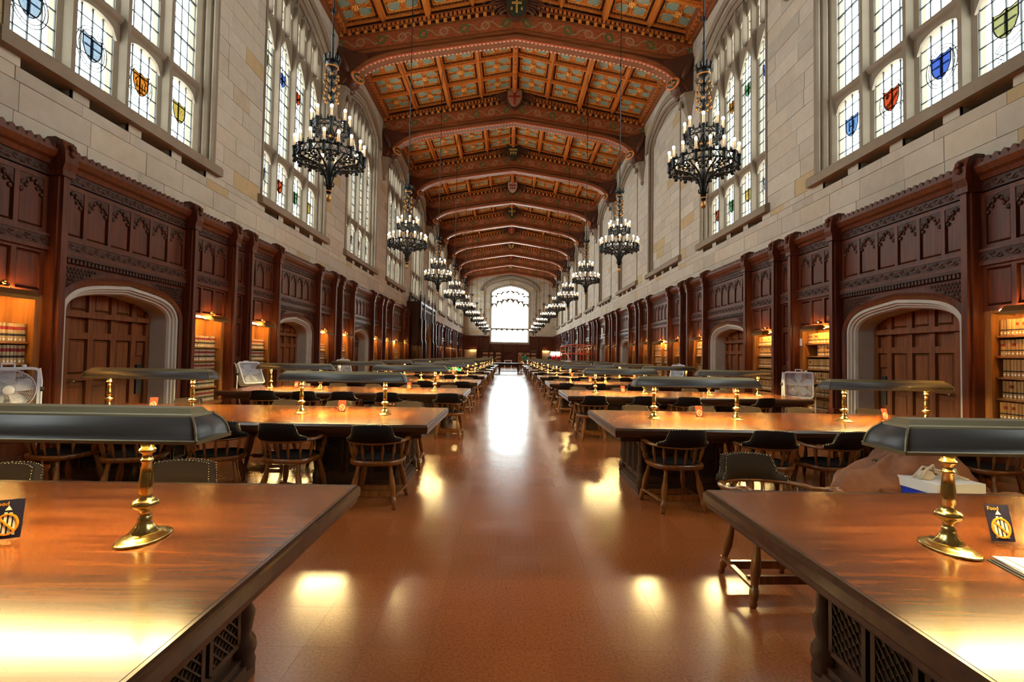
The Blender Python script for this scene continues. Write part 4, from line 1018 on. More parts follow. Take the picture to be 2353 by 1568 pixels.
def lampd(sd, k, x, which):
    o = grp('desk_lamp', (x, row_y(k) + .03, TH), 0, label='long bronze desk lamp on brass posts, %s lamp of the %s %s table' % (which, NUM[k], side_nm(sd)), cat='lamp', group='desk lamps on the reading tables')
    ob('lamp_shade', ME['shade'], o); ob('lamp_tube', ME['tubed' if k == 0 else 'tube'], o)
    for q in (-1, 1): p = ob('lamp_post', ME['lpost'], o, (q * PO_, 0, 0)); ob('lamp_base', ME['lbase'], p)
# card holder: clear acrylic L with a printed card
def card_mesh(dark):
    mb = MB(); w, h = .047, .150
    mb.prism([(.004, 0), (-.055, 0), (-.055, .003), (0, .003), (.036, h), (.040, h)], 'x', -w, w, 0)
    M_ = Matrix.Translation((0, .002, .003)) @ Matrix.Rotation(-math.atan(.245), 4, 'X')
    q = MB(); q.box(-w + .004, w - .004, -.006, -.0045, .006, h - .006, 1)
    q.tube([(.031 * math.cos(a), -.007, .056 + .036 * math.sin(a)) for a in [2 * math.pi * i / 20 for i in range(20)]], .0042, 4, 2, True)
    q.tube([(-.023, -.0072, .080), (.023, -.0072, .032)], .0042, 4, 2)
    for x in (-.019, -.006, .008, .021): q.box(x - (.0042 if dark else .002), x + (.0042 if dark else .002), -.0068, -.0055, .018, .105 - abs(x), 3 if dark else 2)
    if dark: q.prism([(-.010, .106), (.0, .122), (.010, .106)], 'y', -.0068, -.0055, 3)
    mb.v += [tuple(M_ @ Vector(p)) for p in q.v]; o = len(mb.v) - len(q.v)
    for f, m in zip(q.f, q.m): mb.f.append([o + j for j in f]); mb.m.append(m); mb.s.append(False); mb.u.append(None)
    return mb.mesh('card', 'acrylic', 'card_dark' if dark else 'card_red', 'card_orange' if dark else 'card_pale', 'paper')
base('card_dark', (.012, .012, .035), .4); base('card_red', (.065, .012, .007), .9, spec=.05); base('card_orange', (.90, .34, .02), .4); base('card_pale', (.26, .14, .09), .9, spec=.05)
ME['cardD'], ME['cardR'] = card_mesh(True), card_mesh(False)
def text_mesh(t, size):
    cu = bpy.data.curves.new('text', 'FONT'); cu.body = t; cu.size = size; cu.extrude = .0004; cu.resolution_u = 2; cu.align_x = 'LEFT'
    o = bpy.data.objects.new('text', cu); COL.objects.link(o); dg = bpy.context.evaluated_depsgraph_get(); me = bpy.data.meshes.new_from_object(o.evaluated_get(dg)); bpy.data.objects.remove(o); return me
tm = text_mesh('Food', .020); tm.materials.clear(); tm.materials.append(MT['card_orange'])
def card(sd, k, x, y, which, rz=0):
    dark = k == 0
    o = ob('card_holder', ME['cardD' if dark else 'cardR'], None, (x, y, TH + .0005), rz, label='%s card in clear stand, %s %s table, %s' % ('dark blue' if dark else 'red brown', NUM[k], side_nm(sd), which), cat='sign', group='card stands on the reading tables')
    if dark: ob('lettering', tm, o, (-.040, .020, .125), rot=(R90 - math.atan(.245), 0, 0))
# chair, front towards +y
def turned(p0, p1, rs, n=8, mb=None):
    mb = mb or MB(); a, b = Vector(p0), Vector(p1); L = len(rs) - 1; mb.tube([a + (b - a) * (t if isinstance(t, float) else t) for t, _ in rs], [r for _, r in rs], n); return mb
LEG = [(0.0, .016), (.06, .022), (.10, .013), (.16, .020), (.35, .026), (.55, .021), (.72, .015), (.76, .022), (.80, .016), (.86, .024), (.93, .022), (1.0, .016)]
LEG = [(0.0, .016), (.05, .024), (.09, .020), (.13, .026), (.24, .027), (.26, .019), (.32, .022), (.50, .031), (.66, .026), (.80, .018), (.83, .023), (.86, .016), (.92, .021), (1.0, .019)]
SPN = [(0.0, .009), (.30, .010), (.55, .016), (.75, .011), (1.0, .008)]
AP = [(.0, .020), (.25, .026), (.38, .015), (.42, .024), (.60, .028), (.8, .018), (1.0, .014)]
def rail_pt(t):                                                             # t 0..1 from left hand over the back to right hand
    a = math.pi * t
    if t < .22: q = t / .22; return Vector((-.275 - .015 * math.sin(q * 3.1), .235 - .235 * q, .690 - .052 * q))
    if t > .78: p = rail_pt(1 - t); p.x = -p.x; return p
    a = (t - .22) / .56 * math.pi; return Vector((-.285 * math.cos(a) * (1 + .0), -.285 * math.sin(a) ** .9, .638 - .012 * math.sin(a)))
def seat_pt(t):
    a = (t - .22) / .56 * math.pi; 
    if t < .22: return Vector((-.245, .20 * (1 - t / .22), .445))
    if t > .78: p = seat_pt(1 - t); p.x = -p.x; return p
    return Vector((-.245 * math.cos(a), -.235 * math.sin(a) ** .9, .445))
def chair_meshes():
    d = {}
    N = 24; out = [(.255 * math.copysign(abs(math.cos(a)) ** .62, math.cos(a)), .245 * math.copysign(abs(math.sin(a)) ** .62, math.sin(a)) + .0) for a in [2 * math.pi * i / N for i in range(N)]]
    mb = MB(); mb.prism([(x * .97, y * .97) for x, y in out], 'z', .405, .412, 0, True); mb.prism(out, 'z', .412, .450, 0, True); d['seat'] = mb.mesh('seat', 'wood_chair')
    mb = MB(); prev = None
    v = []; f = []
    for s_, z in ((.86, .450), (.86, .458), (.78, .466), (.4, .470)): v += [(x * s_, y * s_ + .005, z) for x, y in out]
    for i in range(3):
        for j in range(N): f.append((i * N + j, i * N + (j + 1) % N, (i + 1) * N + (j + 1) % N, (i + 1) * N + j))
    f.append(tuple(3 * N + j for j in range(N))); mb.add(v, f, 0, None, True); d['cushion'] = mb.mesh('seat_cushion', 'leather')
    T = [i / 30 for i in range(31)]; P = [rail_pt(t) for t in T]
    mb = MB(); mb.tube(P, [.020 + (.018 if t < .10 or t > .90 else .004) for t in T], 8, 0, flat=.62); mb.ball(tuple(P[0]), .040, 8, 0, 1, 1.1, .42); mb.ball(tuple(P[-1]), .040, 8, 0, 1, 1.1, .42); d['arm'] = mb.mesh('arm_rail', 'wood_chair')
    sp = []
    for t in (.12, .285, .36, .435, .5, .565, .64, .715, .88): a, b = seat_pt(t), rail_pt(t); sp.append(turned(a, b, SPN if .2 < t < .8 else AP, 7).mesh('spindle' if .2 < t < .8 else 'arm_post', 'wood_chair'))
    d['spin'] = sp
    # upholstered back: stands on the rail, stepped shoulders
    mb = MB(); TT = [.33 + .34 * i / 28 for i in range(29)]; tops = []
    def crest(t):
        q = abs(t - .5) / .17
        return .808 - .012 * (q / .60) ** 2 if q < .60 else .796 - .105 * min(1, (q - .60) / .13) ** .8 if q < .73 else .691 - .022 * (q - .73) / .27 if q < .97 else .666
    v = []; f = []; nail = []
    for t in TT:
        p = rail_pt(t); n_ = Vector((p.x, p.y, 0)).normalized(); zt = crest(t); lean = (zt - .61) * .20
        bo, bi = p + n_ * .022, p - n_ * .022; to = p + n_ * (.020 + lean); ti = p + n_ * (-.018 + lean)
        v += [(bi.x, bi.y, .632), (bo.x, bo.y, .632), (to.x + n_.x * .006, to.y + n_.y * .006, (zt + .632) / 2), (to.x, to.y, zt - .006), ((to.x + ti.x) / 2, (to.y + ti.y) / 2, zt), (ti.x, ti.y, zt - .006), (ti.x - n_.x * .008, ti.y - n_.y * .008, (zt + .632) / 2)]
        nail.append((to.x + n_.x * .003, to.y + n_.y * .003, zt - .004)); nail.append((ti.x - n_.x * .003, ti.y - n_.y * .003, zt - .004))
    for i in range(28):
        for q in range(7): f.append((i * 7 + q, i * 7 + (q + 1) % 7, i * 7 + 7 + (q + 1) % 7, i * 7 + 7 + q))
    f.append(tuple(range(7))); f.append(tuple(28 * 7 + q for q in range(7)))
    mb.add(v, f, 0, None, True); d['back'] = mb.mesh('backrest', 'leather'); me2 = d['back'].copy(); me2.materials.clear(); me2.materials.append(MT['tan_leather']); d['back_tan'] = me2
    mb = MB()
    for j in (0, 1):
        L = nail[j::2]
        for a, b in zip(L, L[1:]):
            a, b = Vector(a), Vector(b); m_ = max(1, int((b - a).length / .013))
            for i in range(m_): p = a + (b - a) * i / m_; mb.ball(tuple(p), .0042, 4)
    for p in nail[:2] + nail[-2:]:
        for i in range(8): mb.ball((p[0], p[1], p[2] - .012 * i * .2), .0042, 4)
    d['nail'] = mb.mesh('nail_trim', 'nail')
    lg = []
    for x, y in ((-.17, .17), (.17, .17), (-.15, -.16), (.15, -.16)): lg.append(turned((x * 1.42, y * 1.42, 0), (x, y, .41), LEG, 8).mesh('leg', 'wood_chair'))
    d['leg'] = lg
    st = []
    for q in (-1, 1): st.append(MB().tube([(q * .232, .222, .115), (q * .205, -.215, .115)], .021, 4, flat=.55, smooth=False).mesh('stretcher', 'wood_chair'))
    for y in (-.10, .12): st.append(MB().box(-.212, .212, y - .012, y + .012, .085, .135).mesh('stretcher', 'wood_chair'))
    d['st'] = st; return d
CH = chair_meshes()
def join_meshes(ms, name):
    mb = MB()
    for me in ms: mb.add([tuple(v.co) for v in me.vertices], [tuple(p.vertices) for p in me.polygons], 0, None, True)
    return mb.mesh(name, 'wood_chair')
ME['cframe'] = join_meshes([CH['seat'], CH['arm']] + CH['spin'] + CH['leg'] + CH['st'], 'chair_frame')
def chair(x, y, rz, label, detail=True, tan=False):
    o = grp('captains_chair', (x, y, 0), rz, label=label, cat='chair', group='captain\'s chairs at the reading tables')
    if detail:
        ob('seat', CH['seat'], o); ob('seat_cushion', CH['cushion'], o); ob('arm_rail', CH['arm'], o)
        b = ob('backrest', CH['back_tan' if tan else 'back'], o); ob('nail_trim', CH['nail'], b, kind='stuff')
        for m in CH['spin']: ob('arm_post' if m.name.startswith('arm') else 'spindle', m, o)
        for m in CH['leg']: ob('leg', m, o)
        for m in CH['st']: ob('stretcher', m, o)
    else: ob('frame', ME['cframe'], o); ob('seat_cushion', CH['cushion'], o); ob('backrest', CH['back_tan' if tan else 'back'], o)
    return o
SPEC = {  # (side, row, 'near' or 'far' side of the table): [(distance from the aisle line x, y offset from the default, turn), ...]
    (-1, 0, 'far'): [(-2.02, .02, .05), (-2.95, -.12, -.1), (-3.9, 0, 0), (-4.7, 0, 0)],
    (1, 0, 'far'): [(1.62, .50, .03), (2.64, .42, .08), (3.5, .0, 0), (4.4, 0, 0)],
    (-1, 0, 'near'): [], (1, 0, 'near'): [],
    (-1, 1, 'near'): [(-1.36, .03, .02), (-2.22, .0, -.14), (-2.98, -.02, .45), (-3.75, .05, .3), (-4.5, 0, -.2)],
    (1, 1, 'near'): [(1.58, .02, .12), (2.48, .02, -.16), (3.12, .0, .30), (3.9, 0, -.1), (4.7, .05, .2)],
    (-1, 1, 'far'): [(-1.45, .0, .0), (-2.42, .0, .05), (-3.2, .0, -.05), (-4.55, .05, .1)],
    (1, 1, 'far'): [(1.72, 0, .05), (2.62, 0, -.05), (3.3, 0, .05), (4.02, .03, 0), (5.0, .0, 0)],
    (-1, 2, 'near'): [(-1.14, .0, .03), (-2.18, 0, -.05), (-3.02, .0, .2), (-3.66, .02, .1), (-4.4, 0, .15)],
    (1, 2, 'near'): [(1.42, .02, .05), (2.35, 0, -.1), (3.12, .0, -.12), (4.38, -.02, .3)],
}
SIT = 'studded black leather captain\'s chair'
def seat_row(sd, k):
    for w_, sgn in (('near', -1), ('far', 1)):
        sp = SPEC.get((sd, k, w_))
        if sp is None:
            r_ = random.Random(k * 31 + (sd > 0) * 5 + (sgn > 0)); n = 5 if k < 5 else 3
            sp = [(sd * (abs(tx(sd)) + .48 + .84 * i) + r_.uniform(-.10, .10), r_.uniform(-.04, .06), r_.uniform(-.2, .2)) for i in range(n)]
        for i, (x, dy, t) in enumerate(sp):
            y = row_y(k) + sgn * (TD / 2 - .02 + dy) + (.0 if sgn < 0 else .02)
            lab = '%s, %s from the aisle, %s side of %s %s table' % ('black leather captain\'s chair' , NUM[i], w_, NUM[k] if k else 'nearest', side_nm(sd))
            chair(x, y, t if sgn < 0 else math.pi + t, lab, k <= 2, sgn > 0)
NROW = 13
for k in range(NROW):
    for sd in (-1, 1):
        if k == 10: continue
        short = sd > 0 and k in (8, 9)
        tb = table(sd, k)
        if short: tb.scale = (.60, 1, 1); tb.location.x = tx(sd) + TL * .30
        for q, which in ((1.165, 'aisle'), (3.42, 'wall')):
            if short and which == 'wall': continue
            if k == 0 and which == 'wall' and False: continue
            lampd(sd, k, tx(sd) + sd * q + (.085 if k == 0 and sd < 0 else -.04 if k == 0 else 0), which)
        if k < 9:
            seat_row(sd, k)
        for x, which in (((-2.06, 'between the lamp posts'), (-4.3, 'towards the wall')) if sd < 0 else ((2.21, 'between the lamp posts'), (4.45, 'towards the wall'))):
            if k == 0: x = -1.915 if sd < 0 and which[0] == 'b' else 1.87 if which[0] == 'b' else x
            if k < 5: card(sd, k, x, row_y(k) + (.10 if k else (-.02 if sd < 0 else .09)), which, -.12 if (k == 0 and sd > 0) else .45 if (k == 0) else random.uniform(-.25, .25))
# ------------------------------------------------------------------ chandeliers
def chand_meshes():
    d = {}; R1, R2 = .51, .27; z1, z2 = 4.55, 5.05
    lo, up = MB(), MB()
    N = 32
    for out, R_, z0, h, n in ((lo, R1, z1, .10, 16), (up, R2, z2, .07, 8)):
        NZ = n * 4; out.tube([(R_ * math.cos(2 * math.pi * i / NZ), R_ * math.sin(2 * math.pi * i / NZ), z0 + (.1 if i % 2 else .9) * h) for i in range(NZ)], .011, 4, 0, True)
        for zz in (z0, z0 + h): out.tube([(R_ * math.cos(2 * math.pi * i / N), R_ * math.sin(2 * math.pi * i / N), zz) for i in range(N)], .012, 5, 0, True)
        for i in range(n * 2):
            a = 2 * math.pi * (i + .5) / (n * 2); x, y = R_ * math.cos(a), R_ * math.sin(a); out.ball((x, y, z0 + h + .028), .026, 6, 0); out.ball((x, y, z0 + h + .065), .016, 5, 0)
            b = 2 * math.pi * i / (n * 2); out.ball((R_ * math.cos(b), R_ * math.sin(b), z0 - .02), .02, 5, 0)
    d['lo'] = lo.mesh('lower_ring', 'iron'); d['up'] = up.mesh('upper_ring', 'iron')
    sc_ = MB()                                                              # scrolled basket under the ring and leaves
    for i in range(8):
        a = 2 * math.pi * i / 8; ca, sa = math.cos(a), math.sin(a)
        sc_.tube([(ca * r, sa * r, z) for r, z in ((R1, z1 + .01), (.42, z1 - .04), (.30, z1 - .06), (.18, z1 - .10), (.09, z1 - .18), (.05, z1 - .30), (.025, z1 - .50))], [.014, .014, .015, .017, .016, .012, .010], 6)
        sc_.tube([(ca * r, sa * r, z) for r, z in ((R2, z2 + .01), (.20, z2 - .06), (.10, z2 - .10), (.05, z2 - .02), (.03, z2 + .05))], .011, 5)
        for w_ in (-1, 1):
            for rr_, zz in ((.43, z1 - .01), (.36, z1 - .03), (.25, z1 - .05)):
                pts = []
                for j in range(8):
                    t = j / 7; an = a + w_ * (.10 + .30 * math.sin(t * 2.4)); rad = rr_ + .07 * math.cos(t * 5); pts.append((rad * math.cos(an), rad * math.sin(an), zz + .02 * math.sin(t * 5)))
                sc_.tube(pts, .009, 5)
                an = a + w_ * .2; sc_.ball((rr_ * math.cos(an), rr_ * math.sin(an), zz), .024, 5)
        sc_.tube([(ca * r, sa * r, z) for r, z in ((.05, 4.33), (.10, 4.34), (.12, 4.38), (.095, 4.40), (.08, 4.375))], .008, 5)
        sc_.tube([(ca * r, sa * r, z) for r, z in ((.03, 4.15), (.07, 4.16), (.085, 4.19), (.065, 4.21))], .007, 5)
    d['scroll'] = sc_.mesh('scroll_basket', 'iron')
    st = MB(); st.lathe([(.001, 4.02), (.03, 4.03), (.045, 4.06), (.03, 4.09), (.028, 4.20), (.05, 4.40), (.06, 4.50), (.035, 4.58), (.03, 5.9), (.045, 5.95), (.03, 5.98), (.028, 6.05), (.085, 6.09), (.10, 6.12), (.10, 6.20), (.085, 6.20), (.05, 6.16), (.02, 6.22), (.018, 6.6), (.03, 6.62), (.012, 6.66)], 10)
    for i in range(8): a = 2 * math.pi * i / 8; st.tube([(.10 * math.cos(a), .10 * math.sin(a), 6.18), (.125 * math.cos(a), .125 * math.sin(a), 6.25), (.10 * math.cos(a), .10 * math.sin(a), 6.30)], [.02, .022, .006], 5)
    d['stem'] = st.mesh('stem', 'iron')
    g = MB(); g.lathe([(.001, 3.90), (.03, 3.91), (.042, 3.95), (.03, 4.00), (.022, 4.02)], 10); g.lathe([(.048, 4.06), (.052, 4.075), (.03, 4.09)], 10)
    for z in (5.55, 5.68, 5.82, 5.94, 4.93):
        for i in range(6):
            a = 2 * math.pi * (i + z * 3) / 6; ca, sa = math.cos(a), math.sin(a); g.tube([(ca * r, sa * r, z + q) for r, q in ((.03, -.03), (.07, .03), (.11, .03), (.12, .0), (.10, -.01))], .008, 5, 1); g.ball((ca * .105, sa * .105, z), .026, 6, 0)
    g.lathe([(.102, 6.09), (.106, 6.10), (.102, 6.11)], 12)
    d['gilt'] = g.mesh('gilt_leaves', 'iron_gilt', 'iron')
    cu = MB(); cu.lathe([(.001, -.10), (.026, -.10), (.034, -.08), (.028, -.06), (.028, .05), (.036, .06), (.036, .075), (.02, .08)], 8); d['cup'] = cu.mesh('candle_cup', 'iron')
    d['candle'] = MB().lathe([(.021, .07), (.021, .215), (.014, .22)], 8).mesh('candle', 'wax')
    d['bulb'] = MB().ball((0, 0, .242), .026, 6, 0, 1, 1, 1.25).mesh('bulb', 'bulb')
    rd = MB(); rd.tube([(0, 0, 6.6), (0, 0, 13.55)], .012, 5)
    for z in (7.0, 7.05, 8.1, 9.9, 11.3): rd.ball((0, 0, z), .032, 6)
    for i in range(4): a = R90 * i; rd.tube([(0, 0, 6.98), (.05 * math.cos(a), .05 * math.sin(a), 7.02), (.06 * math.cos(a), .06 * math.sin(a), 7.08)], .008, 4)
    d['rod'] = rd.mesh('hanging_rod', 'iron')
    spots = [(R1 + .02, 2 * math.pi * (i + .5) / 16, z1 + .05) for i in range(16)] + [(R2 + .02, 2 * math.pi * (i + .5) / 8, z2 + .04) for i in range(8)]
    d['spots'] = spots; return d
CD = chand_meshes()
def multi(me, name, mat):
    mb = MB(); V = [tuple(v.co) for v in me.vertices]; F = [tuple(p.vertices) for p in me.polygons]
    for r, a, z in CD['spots']: mb.add([(x + r * math.cos(a), y + r * math.sin(a), zz + z) for x, y, zz in V], F, 0, None, True)
    return mb.mesh(name, mat)
ME['c_cups'], ME['c_cand'], ME['c_bulb'] = multi(CD['cup'], 'candle_cups', 'iron'), multi(CD['candle'], 'candles', 'wax'), multi(CD['bulb'], 'bulbs', 'bulb')
def chandelier(sd, k):
    o = grp('chandelier', (sd * 3.02, CK(k), 0), label='two tier black iron chandelier with electric candles, %s in the %s row' % (ORD[k], side_nm(sd)), cat='chandelier', group='hanging chandeliers')
    for n, q in (('hanging_rod', 'rod'), ('stem', 'stem'), ('lower_ring', 'lo'), ('upper_ring', 'up'), ('scroll_basket', 'scroll'), ('gilt_leaves', 'gilt')): ob(n, CD[q], o, kind='stuff' if n in ('scroll_basket', 'gilt_leaves') else None)
    if k <= 3:
        for r, a, z in CD['spots']:
            c = ob('candle_cup', CD['cup'], o, (r * math.cos(a), r * math.sin(a), z)); ob('candle', CD['candle'], c); ob('bulb', CD['bulb'], c)
    else: ob('candle_cup_ring', ME['c_cups'], o, kind='stuff'); ob('candle_ring', ME['c_cand'], o, kind='stuff'); ob('bulb_ring', ME['c_bulb'], o, kind='stuff')
for k in range(0, 10):
    for sd in (-1, 1): chandelier(sd, k)
# ------------------------------------------------------------------ carved portal half way down the left wall
loc, rz = wroot(-1, 4)
po = grp('wooden_portal', loc, rz, label='dark carved oak portal with pinnacles and a stone arch on the left wall', cat='portal')
mb = MB(); D = .82; H_ = 4.55
for q in (-1, 1):
    mb.box(min(q * 2.95, q * 2.88), max(q * 2.95, q * 2.88), 0, D - .1, 0, H_)                     # side wall of the porch
    for i in range(3): mb.box(min(q * 2.98, q * 2.94), max(q * 2.98, q * 2.94), .10 + .22 * i, .14 + .22 * i, .2, H_ - .2)
    for z in (.2, 1.6, 3.0, H_ - .1): mb.box(min(q * 2.98, q * 2.94), max(q * 2.98, q * 2.94), .05, D - .1, z, z + .08)
xs = [-2.95 + 5.9 * i / 60 for i in range(61)]
pa = lambda x: 2.35 + 1.05 * (1 - (abs(x) / 1.25) ** 1.5) if abs(x) < 1.25 else 0
strip(mb, xs, pa, lambda x: H_, D - .12, D - .06)
mb.box(-2.95, 2.95, 0, D, H_ - .05, H_ + .08)
ob('porch_body', mb.mesh('porch_body', 'wood_dark'), po)
bt = MB(); bt.box(-.11, .11, 0, .20, 0, 2.2); bt.box(-.09, .09, 0, .15, 2.2, 3.6); bt.box(-.07, .07, 0, .10, 3.6, H_ + .1); bt.prism([(0, 2.2), (.20, 2.2), (.15, 2.36), (0, 2.36)], 'x', -.11, .11); btm = bt.mesh('buttress', 'wood_dark')
fn = MB(); fn.lathe([(.10, 0), (.10, .04), (.07, .08), (.05, .34), (.015, .50), (.05, .53), (.015, .58), (.001, .62)], 6, (0, 0, 0), smooth=False)
for i in range(4):
    for z in (.16, .26, .36): a = R90 * i; fn.ball((.075 * math.cos(a), .075 * math.sin(a), z), .03, 5)
fnm = fn.mesh('pinnacle', 'wood_dark')
for s_ in (-2.85, -1.55, 0, 1.55, 2.85):
    if s_: ob('buttress', btm, po, (s_, D - .07, 0))
    ob('pinnacle', fnm, po, (s_, D - .02, H_ + .08))
for s_ in (-2.85, 2.85): ob('pinnacle', fnm, po, (s_, .15, H_ + .08), scale=(1.2, 1.2, .8))
mb = MB()
for i in range(16):
    x = -2.7 + 5.4 * i / 15; z0 = max(2.55, pa(x) + .12); mb.box(x - .025, x + .025, D - .06, D - .01, z0, H_ - .1)
    if i < 15: head(mb, x + .18, .34, H_ - .5, H_ - .32, H_ - .26, D - .06, D - .02, True, 6)
for i in range(30): x = -2.85 + 5.7 * i / 29; mb.prism([(x - .07, H_ + .08), (x + .07, H_ + .08), (x, H_ + .2)], 'y', D - .06, D)
ob('tracery_screen', mb.mesh('tracery_screen', 'wood_carved'), po, kind='stuff')
ap = [(x, pa(x)) for x in [-1.249 + 2.498 * i / 24 for i in range(25)]]
ob('stone_arch', MB().sweep([(-1.25, 0)] + ap + [(1.25, 0)], [(.06, D - .02), (-.02, D - .01), (-.12, D - .10), (-.16, D - .16), (-.16, .0), (.06, .0)]).mesh('portal_arch', 'stone'), po)
mb = MB(); mb.box(-1.25, 1.25, -.008, .0, 0, 3.5)
for i in range(5): x = -.8 + .4 * i; mb.box(x - .035, x + .035, 0, .08, 1.3, 3.2); head(mb, x + .2, .36, 2.3, 2.6, 2.7, 0, .05, True, 6) if i < 4 else None
ob('stone_recess', mb.mesh('stone_recess', 'stone'), po)
mb = MB(); mb.box(-.35, .35, -.04, .30, 1.28, 1.66); mb.box(-.42, .42, -.04, .36, 1.64, 1.72); mb.box(-.3, .3, -.04, .12, 0, 1.28, 1); ob('stone_tablet', mb.mesh('stone_tablet', 'stone', 'black'), po)

# ------------------------------------------------------------------ box fans
def fan_meshes():
    d = {}; h = .26; r = .06
    def rr(h, r, n=5): return [(cx * (h - r) + r * math.cos(a), cz * (h - r) + r * math.sin(a)) for cx, cz, a0 in ((1, 1, 0), (-1, 1, R90), (-1, -1, math.pi), (1, -1, 3 * R90)) for a in [a0 + R90 * i / n for i in range(n + 1)]]
    mb = MB(); mb.sweep(rr(h, r), [(0, -.075), (0, .075), (.028, .075), (.028, .068), (.012, .06), (.012, -.06), (.028, -.068), (.028, -.075)], closed=True)
    mb.box(-.06, -.045, -.012, .012, h, h + .045); mb.box(.045, .06, -.012, .012, h, h + .045); mb.box(-.06, .06, -.012, .012, h + .035, h + .05); mb.lathe([(.022, 0), (.022, .025), (.001, .03)], 8, (.13, 0, h))
    d['frame'] = mb.mesh('fan_frame', 'white_plastic')
    mb = MB()
    for i in range(23):
        x = -.22 + .44 * i / 22; mb.box(x - .0022, x + .0022, -.072, -.066, -.235, .235); mb.box(x - .0022, x + .0022, .066, .072, -.235, .235)
    for z in (-.12, 0, .12): mb.box(-.235, .235, -.066, -.063, z - .002, z + .002)
    d['bars'] = mb.mesh('grille', 'white_plastic')
    mb = MB()
    for y in (-.07, .07):
        for i in range(13): q = .05 + .015 * i; mb.tube([(q * math.cos(a), y, q * math.sin(a)) for a in [2 * math.pi * j / 28 for j in range(28)]], .0016 if i < 12 else .006, 4, 0, True)
        for j in range(24): a = 2 * math.pi * j / 24; mb.tube([(.05 * math.cos(a), y, .05 * math.sin(a)), (.25 * math.cos(a + .3), y, .25 * math.sin(a + .3))], .0018, 4)
        mb.lathe([(.055, -.004), (.05, .006), (.001, .008)], 16, (0, y, 0), M=None) if False else mb.ball((0, y, 0), .055, 12, 0, 1, .15, 1)
    d['rings'] = mb.mesh('grille', 'white_plastic')
    mb = MB(); mb.ball((0, 0, 0), .05, 10, 0, 1, .8, 1)
    for j in range(5):
        a = 2 * math.pi * j / 5 + .3; u = Vector((math.cos(a), 0, math.sin(a))); w_ = Vector((-math.sin(a), 0, math.cos(a))); v = []
        for t, wd in ((.04, .03), (.12, .065), (.20, .075), (.225, .05)):
            for q in (-1, 1):
                for y in (-.004, .004): v.append(u * t + w_ * q * wd * (1 if q > 0 else .8) + Vector((0, q * .03 + y, 0)))
        f = []
        for i in range(3): b = i * 4; f += [(b, b + 2, b + 6, b + 4), (b + 1, b + 5, b + 7, b + 3), (b, b + 4, b + 5, b + 1), (b + 2, b + 3, b + 7, b + 6)]
        f += [(0, 1, 3, 2), (12, 14, 15, 13)]; mb.add(v, f)
    d['blades'] = mb.mesh('blades', 'white_plastic')
    mb = MB()
    for q in (-1, 1):
        mb.tube([(q * .285, 0, .10), (q * .285, .01, -.30), (q * .285, -.24, -.98)], .011, 6); mb.tube([(q * .285, .01, -.30), (q * .285, .26, -.98)], .011, 6); mb.ball((q * .285, 0, 0), .03, 8, 1); mb.tube([(q * .285, 0, .10), (q * .285, .10, .24)], .011, 6)
    mb.tube([(-.285, -.24, -.97), (.285, -.24, -.97)], .011, 6); mb.tube([(-.285, .26, -.97), (.285, .26, -.97)], .011, 6)
    d['stand'] = mb.mesh('stand', 'white_metal', 'black'); return d
FN = fan_meshes()
def fan(x, y, rz, label, g, tilt=0):
    o = grp('box_fan', (x, y, .99), rz, label=label, cat='fan', group='white box fans by the walls')
    ob('stand', FN['stand'], o)
    for n, q in (('fan_frame', 'frame'), ('grille', g), ('blades', 'blades')): ob(n, FN[q], o, rot=(tilt, 0, 0))
fan(-5.78, 5.55, .95, 'white box fan on a stand beside the nearest left bookcase', 'rings')
fan(-5.70, 10.55, 1.15, 'white box fan tilted back on its stand beside the second left bookcase', 'bars', -.45)
fan(5.66, 9.55, -.62, 'white box fan with five blades on a stand by the second right bookcase', 'bars')
fan(5.68, 16.4, -.9, 'far white box fan on a stand by the right wall bookcases', 'bars', -.3)
fan(-5.70, 16.5, .9, 'far white box fan on a stand by the left wall bookcases', 'bars', -.3)

# ------------------------------------------------------------------ things on and at the near right table
mb = MB(); mb.box(-.16, .16, -.12, .12, 0, .20, 0); mb.box(-.17, .17, -.13, .13, .20, .262, 1); mb.box(-.165, .165, -.125, .125, .19, .20, 0)
co = grp('cooler_box', (2.66, 3.07, .471), .12, label='blue and white cool box standing on a chair behind the near right table', cat='cool box')
ob('body', mb.mesh('cooler_body', 'blue_plastic', 'white_metal'), co)
mb = MB(); mb.tube([(-.14, 0, .262), (-.13, -.03, .33), (-.05, .0, .35), (.0, .03, .30), (.04, -.04, .285), (.11, .0, .32), (.16, .03, .27)], .009, 6); mb.tube([(-.15, .04, .265), (-.07, .05, .33), (.03, -.02, .31), (.12, .05, .29), (.15, -.05, .265)], .008, 6); mb.ball((-.09, .01, .285), .045, 8, 0, 1.3, .8, .8); mb.ball((.07, .01, .28), .045, 8, 0, 1.5, .9, .5)
ob('strap', mb.mesh('strap', 'f_white'), co)
def blob(n, m, fx):
    mb = MB(); v = []; f = []
    for i in range(n):
        for j in range(m + 1): v.append(fx(2 * math.pi * i / n, math.pi * j / m))
    for i in range(n):
        for j in range(m): a, b = i * (m + 1), ((i + 1) % n) * (m + 1); f.append((a + j, b + j, b + j + 1, a + j + 1))
    return mb.add(v, f, 0, None, True)
def coatf(a, b):
    s_ = math.sin(b) ** .6; x = .58 * s_ * math.cos(a); y = .20 * s_ * math.sin(a); z = .20 * math.cos(b) * (1 if math.cos(b) > 0 else 1.9)
    f_ = .018 * math.sin(a * 7 + b * 3) + .014 * math.sin(a * 13 - b * 5); z += -.16 * (x / .58) ** 2 + .05 * math.sin(x * 9 + 1) + f_; return (x * (1 + f_), y * (1 + f_ * 3) - .02, z)
ob('brown_jacket', blob(40, 18, coatf).mesh('jacket', 'jacket'), None, (2.70, 3.38, .67), .1, label='brown jacket draped over a chair back behind the near right table', cat='jacket')
mb = MB(); pr = random.Random(3)
